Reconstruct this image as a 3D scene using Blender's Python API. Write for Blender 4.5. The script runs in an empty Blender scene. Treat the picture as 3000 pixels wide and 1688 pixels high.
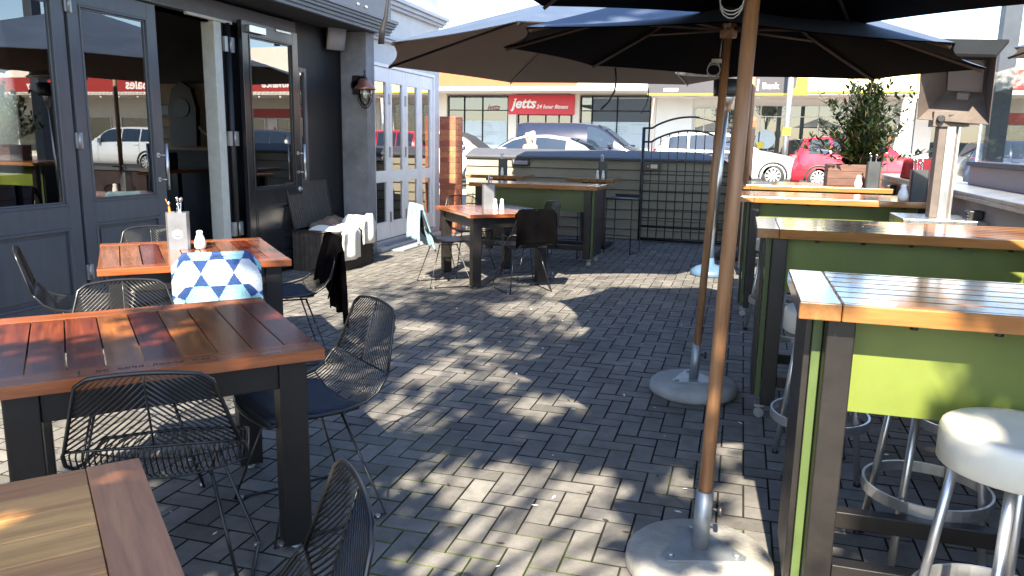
import bpy, bmesh, math, random
from mathutils import Vector, Matrix
random.seed(7)
R = math.radians
sc = bpy.context.scene
COL = sc.collection

# ------------------------------------------------------------------ materials
M = {}
def nodes(name):
    m = bpy.data.materials.new(name); m.use_nodes = True
    nt = m.node_tree; b = nt.nodes['Principled BSDF']
    M[name] = m
    return m, nt, b
def setp(b, **k):
    for key, v in k.items():
        b.inputs[key.replace('_', ' ')].default_value = v
def rgb(c): return (c[0], c[1], c[2], 1)
def mat(name, c, rough=.5, metal=0, var=.12, scale=6, stretch=(1,1,1), bump=0, bscale=60, c2=None, spec=.5, coat=0, coord='Object', sheen=0, rndvar=0):
    """principled material with noise colour variation, roughness variation and bump"""
    m, nt, b = nodes(name); L = nt.links.new; N = nt.nodes.new
    setp(b, Roughness=rough, Metallic=metal); b.inputs['Specular IOR Level'].default_value = spec
    if coat: b.inputs['Coat Weight'].default_value = coat; b.inputs['Coat Roughness'].default_value = .12
    if sheen: b.inputs['Sheen Weight'].default_value = sheen
    tc = N('ShaderNodeTexCoord'); mp = N('ShaderNodeMapping'); mp.inputs['Scale'].default_value = stretch
    L(tc.outputs[coord], mp.inputs['Vector'])
    n = N('ShaderNodeTexNoise'); n.inputs['Scale'].default_value = scale; n.inputs['Detail'].default_value = 6; n.inputs['Roughness'].default_value = .62
    L(mp.outputs[0], n.inputs['Vector'])
    cr = N('ShaderNodeValToRGB'); cr.color_ramp.elements[0].position = .3; cr.color_ramp.elements[1].position = .7
    lo = c2 if c2 else [x*(1-var*1.5) for x in c]
    hi = c if c2 else [min(1, x*(1+var)) for x in c]
    cr.color_ramp.elements[0].color = rgb(lo); cr.color_ramp.elements[1].color = rgb(hi)
    L(n.outputs['Fac'], cr.inputs['Fac'])
    out = cr.outputs['Color']
    if rndvar:
        at = N('ShaderNodeAttribute'); at.attribute_name = 'rnd'
        hs = N('ShaderNodeHueSaturation'); mr = N('ShaderNodeMapRange')
        mr.inputs['To Min'].default_value = 1-rndvar; mr.inputs['To Max'].default_value = 1+rndvar
        L(at.outputs['Fac'], mr.inputs['Value']); L(mr.outputs[0], hs.inputs['Value']); L(out, hs.inputs['Color'])
        mh = N('ShaderNodeMapRange'); mh.inputs['To Min'].default_value = .5-rndvar*.035; mh.inputs['To Max'].default_value = .5+rndvar*.035
        L(at.outputs['Fac'], mh.inputs['Value']); L(mh.outputs[0], hs.inputs['Hue'])
        out = hs.outputs['Color']
    L(out, b.inputs['Base Color'])
    rr = N('ShaderNodeMapRange'); rr.inputs['To Min'].default_value = max(.02, rough*.8); rr.inputs['To Max'].default_value = min(1, rough*1.25)
    L(n.outputs['Fac'], rr.inputs['Value']); L(rr.outputs[0], b.inputs['Roughness'])
    if bump:
        n2 = N('ShaderNodeTexNoise'); n2.inputs['Scale'].default_value = bscale; n2.inputs['Detail'].default_value = 4
        L(mp.outputs[0], n2.inputs['Vector'])
        bp = N('ShaderNodeBump'); bp.inputs['Strength'].default_value = bump; bp.inputs['Distance'].default_value = .01
        L(n2.outputs['Fac'], bp.inputs['Height']); L(bp.outputs[0], b.inputs['Normal'])
    return m
def glass(name, refl=.25, tint=(.9,.95,.95), rough=.0, fmul=1.4, opac=0, ocol=(.1,.1,.1)):
    m, nt, b = nodes(name); N = nt.nodes.new; L = nt.links.new
    nt.nodes.remove(b); o = nt.nodes['Material Output']
    t = N('ShaderNodeBsdfTransparent'); t.inputs['Color'].default_value = rgb(tint)
    g = N('ShaderNodeBsdfGlossy'); g.inputs['Roughness'].default_value = rough
    lw = N('ShaderNodeFresnel'); lw.inputs['IOR'].default_value = 1.5
    ma = N('ShaderNodeMath'); ma.operation = 'MULTIPLY_ADD'; ma.inputs[1].default_value = fmul; ma.inputs[2].default_value = refl; ma.use_clamp = True
    L(lw.outputs[0], ma.inputs[0])
    mx = N('ShaderNodeMixShader'); L(ma.outputs[0], mx.inputs[0])
    if opac:
        d = N('ShaderNodeBsdfDiffuse'); d.inputs['Color'].default_value = rgb(ocol)
        m2 = N('ShaderNodeMixShader'); m2.inputs[0].default_value = opac
        L(t.outputs[0], m2.inputs[1]); L(d.outputs[0], m2.inputs[2]); L(m2.outputs[0], mx.inputs[1])
    else: L(t.outputs[0], mx.inputs[1])
    L(g.outputs[0], mx.inputs[2]); L(mx.outputs[0], o.inputs['Surface'])
    return m
def cloth(name, c, trans=.25, var=.1, scale=8, c2=None, bump=.15, spec=.15):
    m = mat(name, c, .85, var=var, scale=scale, c2=c2, bump=bump, bscale=500, spec=spec)
    nt = m.node_tree; N = nt.nodes.new; L = nt.links.new
    if trans:
        b = nt.nodes['Principled BSDF']; o = nt.nodes['Material Output']
        t = N('ShaderNodeBsdfTranslucent'); t.inputs['Color'].default_value = rgb(c)
        mx = N('ShaderNodeMixShader'); mx.inputs[0].default_value = trans
        L(b.outputs[0], mx.inputs[1]); L(t.outputs[0], mx.inputs[2]); L(mx.outputs[0], o.inputs['Surface'])
    return m

WG = (1.2, 16, 16)
mat('redwood', (.34,.092,.029), .2, var=.4, scale=3, stretch=(16,1.2,16), c2=(.115,.028,.011), coat=.55, rndvar=.45, bump=.05, bscale=30)
mat('redwood_rail', (.38,.115,.036), .2, var=.35, scale=3, stretch=WG, c2=(.19,.05,.017), coat=.55, rndvar=.2, bump=.05, bscale=30)
mat('teak', (.66,.31,.105), .45, var=.3, scale=3, stretch=WG, c2=(.40,.17,.055), coat=.08, rndvar=.25, bump=.06, bscale=30)
mat('teak_end', (.47,.20,.09), .45, var=.3, scale=3, stretch=(16,1.2,16), c2=(.28,.11,.055), coat=.08, rndvar=.12, bump=.06, bscale=30)
mat('bar_wood', (.36,.16,.048), .15, var=.3, scale=3, stretch=WG, c2=(.22,.085,.025), coat=.8, rndvar=.25)
mat('bar_wood_end', (.35,.16,.052), .16, var=.3, scale=3, stretch=(16,1.2,16), c2=(.20,.08,.025), coat=.8, rndvar=.1)
mat('pole_wood', (.36,.195,.10), .4, var=.3, scale=4, stretch=(14,14,.8), c2=(.20,.095,.045), bump=.05)
mat('dark_leg', (.012,.010,.0095), .42, var=.3, scale=5, bump=.05)
mat('black_wire', (.014,.014,.015), .3, var=.2, spec=.6)
mat('navy_pad', (.012,.018,.04), .6, var=.25, scale=30, bump=.3, bscale=120)
mat('lime', (.13,.168,.026), .45, var=.08, scale=3)
mat('lime_shaded', (.07,.095,.03), .45, var=.08, scale=3)  # lime panel colour with the shade by the back fence put in
mat('dark_lime', (.065,.10,.03), .45, var=.1, scale=3)
mat('steel', (.55,.56,.56), .28, .9, var=.12, scale=4, stretch=(8,8,1))
mat('steel_dull', (.36,.36,.36), .42, .75, var=.2, scale=7)
mat('alu', (.62,.63,.64), .33, .85, var=.1, scale=8)
mat('seat_cream', (.70,.68,.60), .3, var=.05, scale=4)
mat('galv', (.32,.35,.38), .42, .6, var=.2, scale=9)
mat('concrete', (.37,.36,.33), .85, var=.18, scale=8, bump=.3, bscale=70)
mat('concrete_cool', (.29,.30,.30), .8, var=.15, scale=8, bump=.25, bscale=70)
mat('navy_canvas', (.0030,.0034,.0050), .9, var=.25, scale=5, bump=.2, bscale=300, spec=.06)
mat('canvas_top_skylit', (.055,.08,.13), .7, var=.12, scale=3, bump=.15, bscale=300)  # top side lighter and bluer than underside: sky light put into the colour
mat('rib_wood', (.055,.027,.015), .45, var=.25, scale=6)
cloth('taupe_canvas', (.27,.22,.185), .32, var=.06, scale=3)
mat('door_paint', (.080,.085,.098), .32, var=.1, scale=5, stretch=(3,3,.5), bump=.03, bscale=40)
mat('door_gloss', (.017,.018,.021), .22, var=.12, scale=5)
mat('black_wall', (.006,.0065,.009), .5, var=.2, scale=4)
mat('render_grey', (.25,.247,.26), .7, var=.22, scale=3, bump=.3, bscale=40)
mat('fascia_grey', (.12,.125,.14), .5, var=.1, scale=4)
mat('header_grey', (.115,.115,.125), .5, var=.1, scale=4)
mat('soffit', (.028,.028,.032), .9, var=.3, scale=60, bump=.5, bscale=90)
mat('white_joinery', (.82,.80,.80), .4, var=.05, scale=5)
mat('white_wall', (.60,.58,.56), .7, var=.07, scale=5, bump=.1, bscale=60)
mat('cream_jamb', (.50,.49,.43), .5, var=.08, scale=10)
mat('interior', (.06,.052,.048), .8, var=.3, scale=3)
mat('interior_tan', (.34,.24,.15), .8, var=.2, scale=3)
mat('siding', (.245,.222,.165), .55, var=.05, scale=4, stretch=(1,8,8), bump=.05, bscale=30)
mat('siding_mauve', (.22,.19,.20), .55, var=.06, scale=4, stretch=(8,1,8))
mat('cap_metal', (.075,.078,.09), .65, 0, var=.08, scale=5)
mat('brick', (.36,.115,.06), .85, var=.2, scale=20, bump=.2, rndvar=.22)
mat('mortar', (.22,.15,.12), .9, var=.15, scale=20)
mat('post_dark', (.035,.02,.018), .5, var=.25, scale=6)
mat('black_iron', (.010,.011,.013), .4, var=.2)
mat('wicker', (.048,.037,.032), .6, var=.35, scale=14, rndvar=.35)
cloth('white_towel', (.80,.79,.76), .1, var=.03, bump=.5)
cloth('brown_cloth', (.20,.15,.12), .05, bump=.4)
cloth('black_throw', (.0022,.002,.0024), .0, var=.3, bump=.2, spec=.02)
cloth('blue_towel', (.40,.56,.64), .1, var=.3, scale=30, c2=(.24,.42,.52), bump=.8)
cloth('pat_navy', (.035,.075,.22), .05, var=.15, bump=.5)
cloth('pat_white', (.50,.57,.66), .05, var=.05, bump=.5)
cloth('pat_aqua', (.26,.50,.60), .05, var=.1, bump=.5)
cloth('maroon', (.13,.012,.018), .05, var=.25, bump=.4)
mat('tin', (.25,.26,.28), .38, .7, var=.1, scale=9)
mat('tin_dark', (.055,.06,.065), .45, .4, var=.15, scale=9)
mat('logo_grey', (.62,.63,.64), .5, var=.02)
mat('ceramic', (.80,.80,.78), .18, var=.02, coat=.5)
mat('cutlery', (.60,.60,.60), .22, 1, var=.05)
mat('orange_plastic', (.75,.20,.03), .35, var=.05)
mat('black_plastic', (.018,.018,.02), .4, var=.15)
mat('speaker_grey', (.30,.29,.30), .6, var=.05, scale=200)
mat('copper', (.45,.20,.14), .35, .8, var=.15)
glass('lamp_glass', .06, (.85,.88,.8), .02, 1.2)
mat('mat_grey', (.28,.30,.33), .95, var=.25, scale=160, bump=.8, bscale=400)
mat('threshold', (.42,.43,.46), .5, var=.08, scale=5)
glass('door_glass', .16, (.55,.58,.6), 0, 1.6)
glass('bifold_glass', .22, (.55,.58,.58), 0, 1.8)
glass('screen_glass', .02, (.9,.94,.95), 0, .3)
glass('shop_glass', .08, (.22,.27,.27), 0, 1.3, .35, (.10,.13,.125))
mat('frosted', (.40,.47,.50), .4, var=.06, scale=2)
mat('frost_line', (.24,.30,.32), .5, var=.04)
glass('car_glass', .03, (.10,.13,.16), 0, .8, .6, (.02,.035,.06))
mat('rubber', (.022,.022,.022), .75, var=.2, scale=20)
mat('car_trim', (.03,.03,.03), .45, var=.1)
mat('alloy', (.62,.62,.62), .3, .7, var=.06)
for nm, c in (('car_white',(.78,.78,.77)),('car_red',(.52,.018,.035)),('car_silver',(.60,.63,.66)),('van_blue',(.016,.019,.036)),('car_pearl',(.72,.71,.69)),('car_navy',(.03,.045,.075))):
    mat(nm, c, .22, .15 if nm != 'car_white' else 0, var=.03, scale=2, coat=1)
mat('tail_red', (.55,.01,.02), .15, var=.05, coat=1)
mat('lamp_clear', (.7,.72,.74), .1, .3, var=.05, coat=1)
mat('plate_white', (.75,.75,.72), .4, var=.02)
mat('asphalt', (.055,.055,.057), .9, var=.2, scale=30, bump=.4, bscale=120)
mat('footpath', (.33,.32,.30), .85, var=.1, scale=6, bump=.15)
mat('kerb', (.38,.37,.35), .85, var=.1, scale=6)
mat('line_white', (.75,.75,.72), .7, var=.08, scale=10)
mat('earth', (.10,.095,.085), .95, var=.2, scale=3)
mat('orange_fascia', (.34,.105,.036), .5, var=.03)
mat('shop_cream', (.66,.61,.54), .75, var=.05, scale=2)
mat('shop_white', (.72,.72,.71), .7, var=.04, scale=2)
mat('soffit_pale', (.62,.56,.51), .7, var=.05, scale=1)
mat('sign_red', (.58,.02,.04), .4, var=.04)
mat('fascia_red', (.30,.02,.014), .45, var=.04)
mat('sign_text', (.82,.80,.80), .5, var=.01)
mat('maroon_text', (.22,.02,.05), .5, var=.02)
mat('bank_grey', (.042,.040,.048), .5, var=.04)
mat('bank_yellow', (.55,.44,.015), .45, var=.02)
mat('bank_pale', (.80,.74,.42), .5, var=.03)
mat('brown_panel', (.24,.10,.06), .6, var=.1)
mat('dark_frame', (.016,.017,.018), .8, spec=.08, var=.1)
mat('shop_dark', (.03,.035,.035), .8, var=.4, scale=1.5)
mat('upper_wall', (.50,.50,.49), .8, var=.08, scale=1.5)
mat('roof_dark', (.06,.055,.05), .8, var=.2, scale=3)
mat('skin', (.58,.34,.25), .5, var=.06, scale=8)
mat('hair', (.62,.54,.38), .6, var=.25, scale=40)
cloth('peach_top', (.60,.36,.26), 0, bump=.2)
cloth('jeans', (.06,.08,.14), 0, bump=.3)
mat('planter_wood', (.10,.048,.036), .6, var=.3, scale=4, stretch=(1,12,12), rndvar=.2)
mat('soil', (.035,.025,.02), .95, var=.3, scale=30)
mat('bark', (.10,.075,.055), .9, var=.3, scale=12, bump=.5)
mat('hand_dryer_white', (.6,.6,.58), .4)
mat('heater_brown', (.10,.08,.07), .5, 0, var=.2, scale=9)
mat('plaque', (.19,.165,.16), .8, var=.06, scale=150)
mat('post_steel', (.035,.045,.06), .5, .2)
mat('blue_cover', (.07,.13,.22), .35, var=.1, scale=5)
def leafmat(name, a, b_, tr=.3):
    m = mat(name, a, .42, var=.3, scale=1, c2=b_, rndvar=.5, spec=.5)
    nt = m.node_tree; o = nt.nodes['Material Output']; b = nt.nodes['Principled BSDF']
    t = nt.nodes.new('ShaderNodeBsdfTranslucent'); t.inputs['Color'].default_value = (a[0]*1.8, a[1]*1.8, a[2]*.8, 1)
    mx = nt.nodes.new('ShaderNodeMixShader'); mx.inputs[0].default_value = tr
    nt.links.new(b.outputs[0], mx.inputs[1]); nt.links.new(t.outputs[0], mx.inputs[2]); nt.links.new(mx.outputs[0], o.inputs['Surface'])
leafmat('leaf_dark', (.030,.050,.018), (.014,.028,.011), .15)
leafmat('leaf_bronze', (.11,.06,.028), (.07,.035,.02), .2)
leafmat('leaf_tree', (.07,.11,.03), (.04,.07,.02), .25)
# pavers: grey-brown, per brick variation, fine grit; joints: dark sand with moss patches
mat('paver', (.168,.160,.149), .82, var=.22, scale=9, bump=.3, bscale=110, rndvar=.3, coord='Object')
def joints():
    m, nt, b = nodes('joints'); N = nt.nodes.new; L = nt.links.new
    tc = N('ShaderNodeTexCoord'); n = N('ShaderNodeTexNoise'); n.inputs['Scale'].default_value = 1.1; n.inputs['Detail'].default_value = 5
    L(tc.outputs['Object'], n.inputs['Vector'])
    sx = N('ShaderNodeSeparateXYZ'); L(tc.outputs['Object'], sx.inputs[0])
    mr = N('ShaderNodeMapRange'); mr.inputs['From Min'].default_value = 1.5; mr.inputs['From Max'].default_value = 5.5; mr.inputs['To Min'].default_value = .08; mr.inputs['To Max'].default_value = -.14
    L(sx.outputs['Y'], mr.inputs['Value'])
    ad = N('ShaderNodeMath'); ad.operation = 'ADD'; L(n.outputs['Fac'], ad.inputs[0]); L(mr.outputs[0], ad.inputs[1])
    cr = N('ShaderNodeValToRGB'); cr.color_ramp.elements[0].position = .5; cr.color_ramp.elements[0].color = (.014,.013,.012,1)
    cr.color_ramp.elements[1].position = .62; cr.color_ramp.elements[1].color = (.06,.085,.02,1)
    L(ad.outputs[0], cr.inputs[0]); L(cr.outputs[0], b.inputs['Base Color']); setp(b, Roughness=.95)
joints()
def stain(name, amount, sc_):
    nt = M[name].node_tree; N = nt.nodes.new; L = nt.links.new; b = nt.nodes['Principled BSDF']; src = b.inputs['Base Color'].links[0].from_socket
    tc = N('ShaderNodeTexCoord'); n = N('ShaderNodeTexNoise'); n.inputs['Scale'].default_value = sc_; n.inputs['Detail'].default_value = 8; n.inputs['Roughness'].default_value = .7
    L(tc.outputs['Object'], n.inputs['Vector']); mr = N('ShaderNodeMapRange'); mr.inputs['From Min'].default_value = .35; mr.inputs['From Max'].default_value = .65; mr.inputs['To Min'].default_value = 1-amount; mr.inputs['To Max'].default_value = 1
    L(n.outputs['Fac'], mr.inputs['Value']); hs = N('ShaderNodeHueSaturation'); L(mr.outputs[0], hs.inputs['Value']); L(src, hs.inputs['Color']); L(hs.outputs[0], b.inputs['Base Color'])
stain('paver', .32, 1.3); stain('lime', .14, 5); stain('door_paint', .12, 3); stain('render_grey', .25, 2); stain('concrete', .3, 6); stain('seat_cream', .12, 4); stain('siding', .12, 2); stain('redwood', .3, 2.2)

# ------------------------------------------------------------------ mesh builder
class MB:
    def __init__(s):
        s.bm = bmesh.new(); s.rl = s.bm.faces.layers.float.new('rnd'); s.r = .5; s.mi = 0; s.T = None
    def v(s, p):
        p = Vector(p)
        return s.bm.verts.new(s.T @ p if s.T else p)
    def f(s, vs, smooth=False):
        try: f = s.bm.faces.new(vs)
        except ValueError: return None
        f[s.rl] = s.r; f.material_index = s.mi; f.smooth = smooth
        return f
    def poly(s, pts, smooth=False): return s.f([s.v(p) for p in pts], smooth)
    def box(s, x0, y0, z0, x1, y1, z1):
        if x1 < x0: x0, x1 = x1, x0
        if y1 < y0: y0, y1 = y1, y0
        if z1 < z0: z0, z1 = z1, z0
        a = [s.v(p) for p in ((x0,y0,z0),(x1,y0,z0),(x1,y1,z0),(x0,y1,z0),(x0,y0,z1),(x1,y0,z1),(x1,y1,z1),(x0,y1,z1))]
        for q in ((0,3,2,1),(4,5,6,7),(0,1,5,4),(1,2,6,5),(2,3,7,6),(3,0,4,7)): s.f([a[i] for i in q])
        return s
    def hexa(s, a):
        a = [s.v(p) for p in a]
        for q in ((0,3,2,1),(4,5,6,7),(0,1,5,4),(1,2,6,5),(2,3,7,6),(3,0,4,7)): s.f([a[i] for i in q])
        return s
    def tube(s, pts, r, n=6, closed=False, r2=None):
        pts = [Vector(p) for p in pts]
        if len(pts) < 2: return s
        rings = []; up = None; m = len(pts)
        for i, p in enumerate(pts):
            if closed: d = pts[(i+1) % m]-pts[i-1]
            elif i == 0: d = pts[1]-p
            elif i == m-1: d = p-pts[i-1]
            else: d = (pts[i+1]-p).normalized()+(p-pts[i-1]).normalized()
            if d.length < 1e-9: d = Vector((0,0,1))
            d.normalize()
            if up is None: up = Vector((0,0,1)) if abs(d.z) < .9 else Vector((1,0,0))
            u = d.cross(up)
            if u.length < 1e-5: u = d.cross(Vector((0,1,.1)))
            u.normalize(); w = u.cross(d).normalized(); up = w
            rr = r if r2 is None else r+(r2-r)*i/(m-1)
            rings.append([s.v(p+(u*math.cos(a)+w*math.sin(a))*rr) for a in [2*math.pi*k/n for k in range(n)]])
        for i in range(m if closed else m-1):
            A, B = rings[i], rings[(i+1) % m]
            for k in range(n): s.f([A[k], A[(k+1) % n], B[(k+1) % n], B[k]], True)
        if not closed:
            s.f(rings[0][::-1]); s.f(rings[-1])
        return s
    def lathe(s, prof, c=(0,0,0), n=24, axis='z', smooth=True, cap=True):
        rings = []
        for r, h in prof:
            ring = []
            for k in range(n):
                a = 2*math.pi*k/n
                if axis == 'z': p = (c[0]+r*math.cos(a), c[1]+r*math.sin(a), c[2]+h)
                elif axis == 'y': p = (c[0]+r*math.cos(a), c[1]+h, c[2]-r*math.sin(a))
                else: p = (c[0]+h, c[1]+r*math.cos(a), c[2]+r*math.sin(a))
                ring.append(s.v(p))
            rings.append(ring)
        for A, B in zip(rings, rings[1:]):
            for k in range(n): s.f([A[k], A[(k+1) % n], B[(k+1) % n], B[k]], smooth)
        if cap:
            if prof[0][0] > 1e-4: s.f(rings[0][::-1])
            if prof[-1][0] > 1e-4: s.f(rings[-1])
        return s
    def prism(s, pts2, h0, h1, plane='xy'):
        def P(p, h): return (p[0],p[1],h) if plane == 'xy' else ((p[0],h,p[1]) if plane == 'xz' else (h,p[0],p[1]))
        A = [s.v(P(p, h0)) for p in pts2]; B = [s.v(P(p, h1)) for p in pts2]; n = len(A)
        s.f(A[::-1]); s.f(B)
        for k in range(n): s.f([A[k], A[(k+1) % n], B[(k+1) % n], B[k]])
        return s
    def grid(s, P, smooth=True, mi=None):
        V = [[s.v(p) for p in row] for row in P]
        for i in range(len(V)-1):
            for j in range(len(V[0])-1):
                f = s.f([V[i][j], V[i][j+1], V[i+1][j+1], V[i+1][j]], smooth)
        return s
    def build(s, name, material, parent=None, bevel=0, seg=2, fixn=True, solid=0):
        if fixn: bmesh.ops.recalc_face_normals(s.bm, faces=s.bm.faces)
        me = bpy.data.meshes.new(name); s.bm.to_mesh(me); s.bm.free()
        ms = material if isinstance(material, (list, tuple)) else [material]
        for k in ms: me.materials.append(M[k])
        o = bpy.data.objects.new(name, me); COL.objects.link(o)
        if parent: o.parent = parent
        if solid:
            d = o.modifiers.new('solid', 'SOLIDIFY'); d.thickness = solid; d.offset = 0
        if bevel:
            d = o.modifiers.new('bevel', 'BEVEL'); d.width = bevel; d.segments = seg; d.limit_method = 'ANGLE'; d.angle_limit = R(40)
        return o
def tag(o, label=None, cat=None, group=None, kind=None):
    if label: o['label'] = label
    if cat: o['category'] = cat
    if group: o['group'] = group
    if kind: o['kind'] = kind
    return o
def thing(name, label, cat, loc=(0,0,0), rz=0, group=None):
    o = bpy.data.objects.new(name, None); COL.objects.link(o); o.empty_display_size = .1
    o.location = loc; o.rotation_euler = (0,0,rz)
    return tag(o, label, cat, group)
def dup(root, loc, rz, label, group=None, skip=(), scale=None):
    r = root.copy(); COL.objects.link(r); r.location = loc; r.rotation_euler = (0,0,rz); r['label'] = label
    if group: r['group'] = group
    if scale: r.scale = scale
    for ch in list(root.children):
        if ch.name.split('.')[0] in skip: continue
        c = ch.copy(); COL.objects.link(c); c.parent = r
        for g in list(ch.children):
            d = g.copy(); COL.objects.link(d); d.parent = c
    return r
def text(name, s, size, material, loc, rot, parent=None, shear=0, bold=0, ext=.01, align='LEFT', sx=1):
    cu = bpy.data.curves.new(name, 'FONT'); cu.body = s; cu.size = size; cu.extrude = ext; cu.shear = shear; cu.offset = bold; cu.align_x = align
    cu.resolution_u = 3
    t = bpy.data.objects.new(name+'_tmp', cu); COL.objects.link(t)
    dg = bpy.context.evaluated_depsgraph_get(); me = bpy.data.meshes.new_from_object(t.evaluated_get(dg))
    bpy.data.objects.remove(t)
    me.materials.clear(); me.materials.append(M[material])
    o = bpy.data.objects.new(name, me); COL.objects.link(o); o.location = loc; o.rotation_euler = rot; o.scale = (sx,1,1)
    if parent: o.parent = parent
    return o

# ------------------------------------------------------------------ ground
def ground():
    STREET = .33
    mb = MB(); mb.box(-120,-80,-.6,120,160,-.5); tag(mb.build('ground', 'earth'), kind='structure')
    # patio: joint bed and herringbone bricks
    mb = MB(); mb.box(-4.95,-6,-.2,1.62,12.0,-.009)
    tag(mb.build('patio_bed', 'joints'), kind='structure')
    mb = MB(); W = .104; g = .0026; c = .0018
    def brick(x0, y0, x1, y1):
        x0, x1 = max(x0+g,-4.93), min(x1-g,1.6); y0, y1 = max(y0+g,-2.5), min(y1-g,11.98)
        if x1-x0 < .02 or y1-y0 < .02: return
        mb.r = min(1, max(0, random.gauss(.5,.2))); dz = random.uniform(-.001,.001); tx = random.uniform(-.0007,.0007); ty = random.uniform(-.0007,.0007)
        lo = [mb.v(p) for p in ((x0,y0,-.012),(x1,y0,-.012),(x1,y1,-.012),(x0,y1,-.012))]
        hi0 = [mb.v(p) for p in ((x0,y0,-.004+dz),(x1,y0,-.004+dz),(x1,y1,-.004+dz),(x0,y1,-.004+dz))]
        hi = [mb.v(p) for p in ((x0+c,y0+c,dz-tx-ty),(x1-c,y0+c,dz+tx-ty),(x1-c,y1-c,dz+tx+ty),(x0+c,y1-c,dz-tx+ty))]
        mb.mi = 1
        for k in range(4):
            mb.f([lo[k], lo[(k+1)%4], hi0[(k+1)%4], hi0[k]]); mb.f([hi0[k], hi0[(k+1)%4], hi[(k+1)%4], hi[k]])
        mb.mi = 0; mb.f(hi)
    for n in range(-66, 132):
        for k in range(-66, 66):
            x = (n+4*k)*W; y = n*W
            if -5.4 < x < 1.8 and -2.8 < y < 12.2:
                brick(x, y, x+2*W, y+W); brick(x+3*W-4*W, y, x+4*W-4*W, y+2*W)
    tag(mb.build('brick_paving', ['paver','joints'], fixn=False), kind='structure')
    # street beyond the fences
    mb = MB(); mb.hexa([(-60,12.35,-.3),(60,12.35,-.3),(60,17.2,-.3),(-60,17.2,-.3),(-60,12.35,.0),(60,12.35,.0),(60,17.2,STREET),(-60,17.2,STREET)]); mb.hexa([(2.05,-12,-.3),(6,-12,-.3),(6,12.349,-.3),(2.05,12.349,-.3),(2.05,-12,.0),(6,-12,STREET),(6,12.349,STREET),(2.05,12.349,.0)]); tag(mb.build('pavement', 'footpath'), kind='structure')
    mb = MB(); mb.box(-60,17.2,-.3,60,17.35,STREET-.004); tag(mb.build('kerb', 'kerb'), kind='structure')
    mb = MB(); mb.box(-60,17.35,-.3,60,28.0,STREET-.13); mb.box(6,-40,-.3,16,17.35,STREET-.134); tag(mb.build('road', 'asphalt'), kind='structure')
    mb = MB()
    for k in range(-20, 20): mb.box(k*3,21.2,STREET-.13,k*3+1.2,21.3,STREET-.126)
    for k in range(-9, 9): mb.box(k*6,25.4,STREET-.13,k*6+.1,27.6,STREET-.126)
    tag(mb.build('road_markings', 'line_white'), kind='structure')
    mb = MB(); mb.box(-60,28.0,-.3,60,31.5,STREET); tag(mb.build('far_pavement', 'footpath'), kind='structure')
ground()

def litter():
    rnd = random.Random(12); mb = MB()
    for k in range(420):
        x, y = rnd.uniform(-4.0,1.4), rnd.uniform(1.6,9) ; a = rnd.uniform(0,6.28); l = rnd.uniform(.006,.02); c_, s_ = math.cos(a)*l, math.sin(a)*l; z = .004
        mb.mi = rnd.choice((0,0,1,1,2)); mb.poly([(x-c_,y-s_,z),(x+s_*.4,y-c_*.4,z+.002),(x+c_,y+s_,z+.004),(x-s_*.4,y+c_*.4,z+.002)])
    tag(mb.build('leaf_litter', ['leaf_bronze','plate_white','soil'], fixn=False), 'scattered dry leaf bits and specks on the brick paving', 'litter', kind='stuff')
litter()
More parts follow.
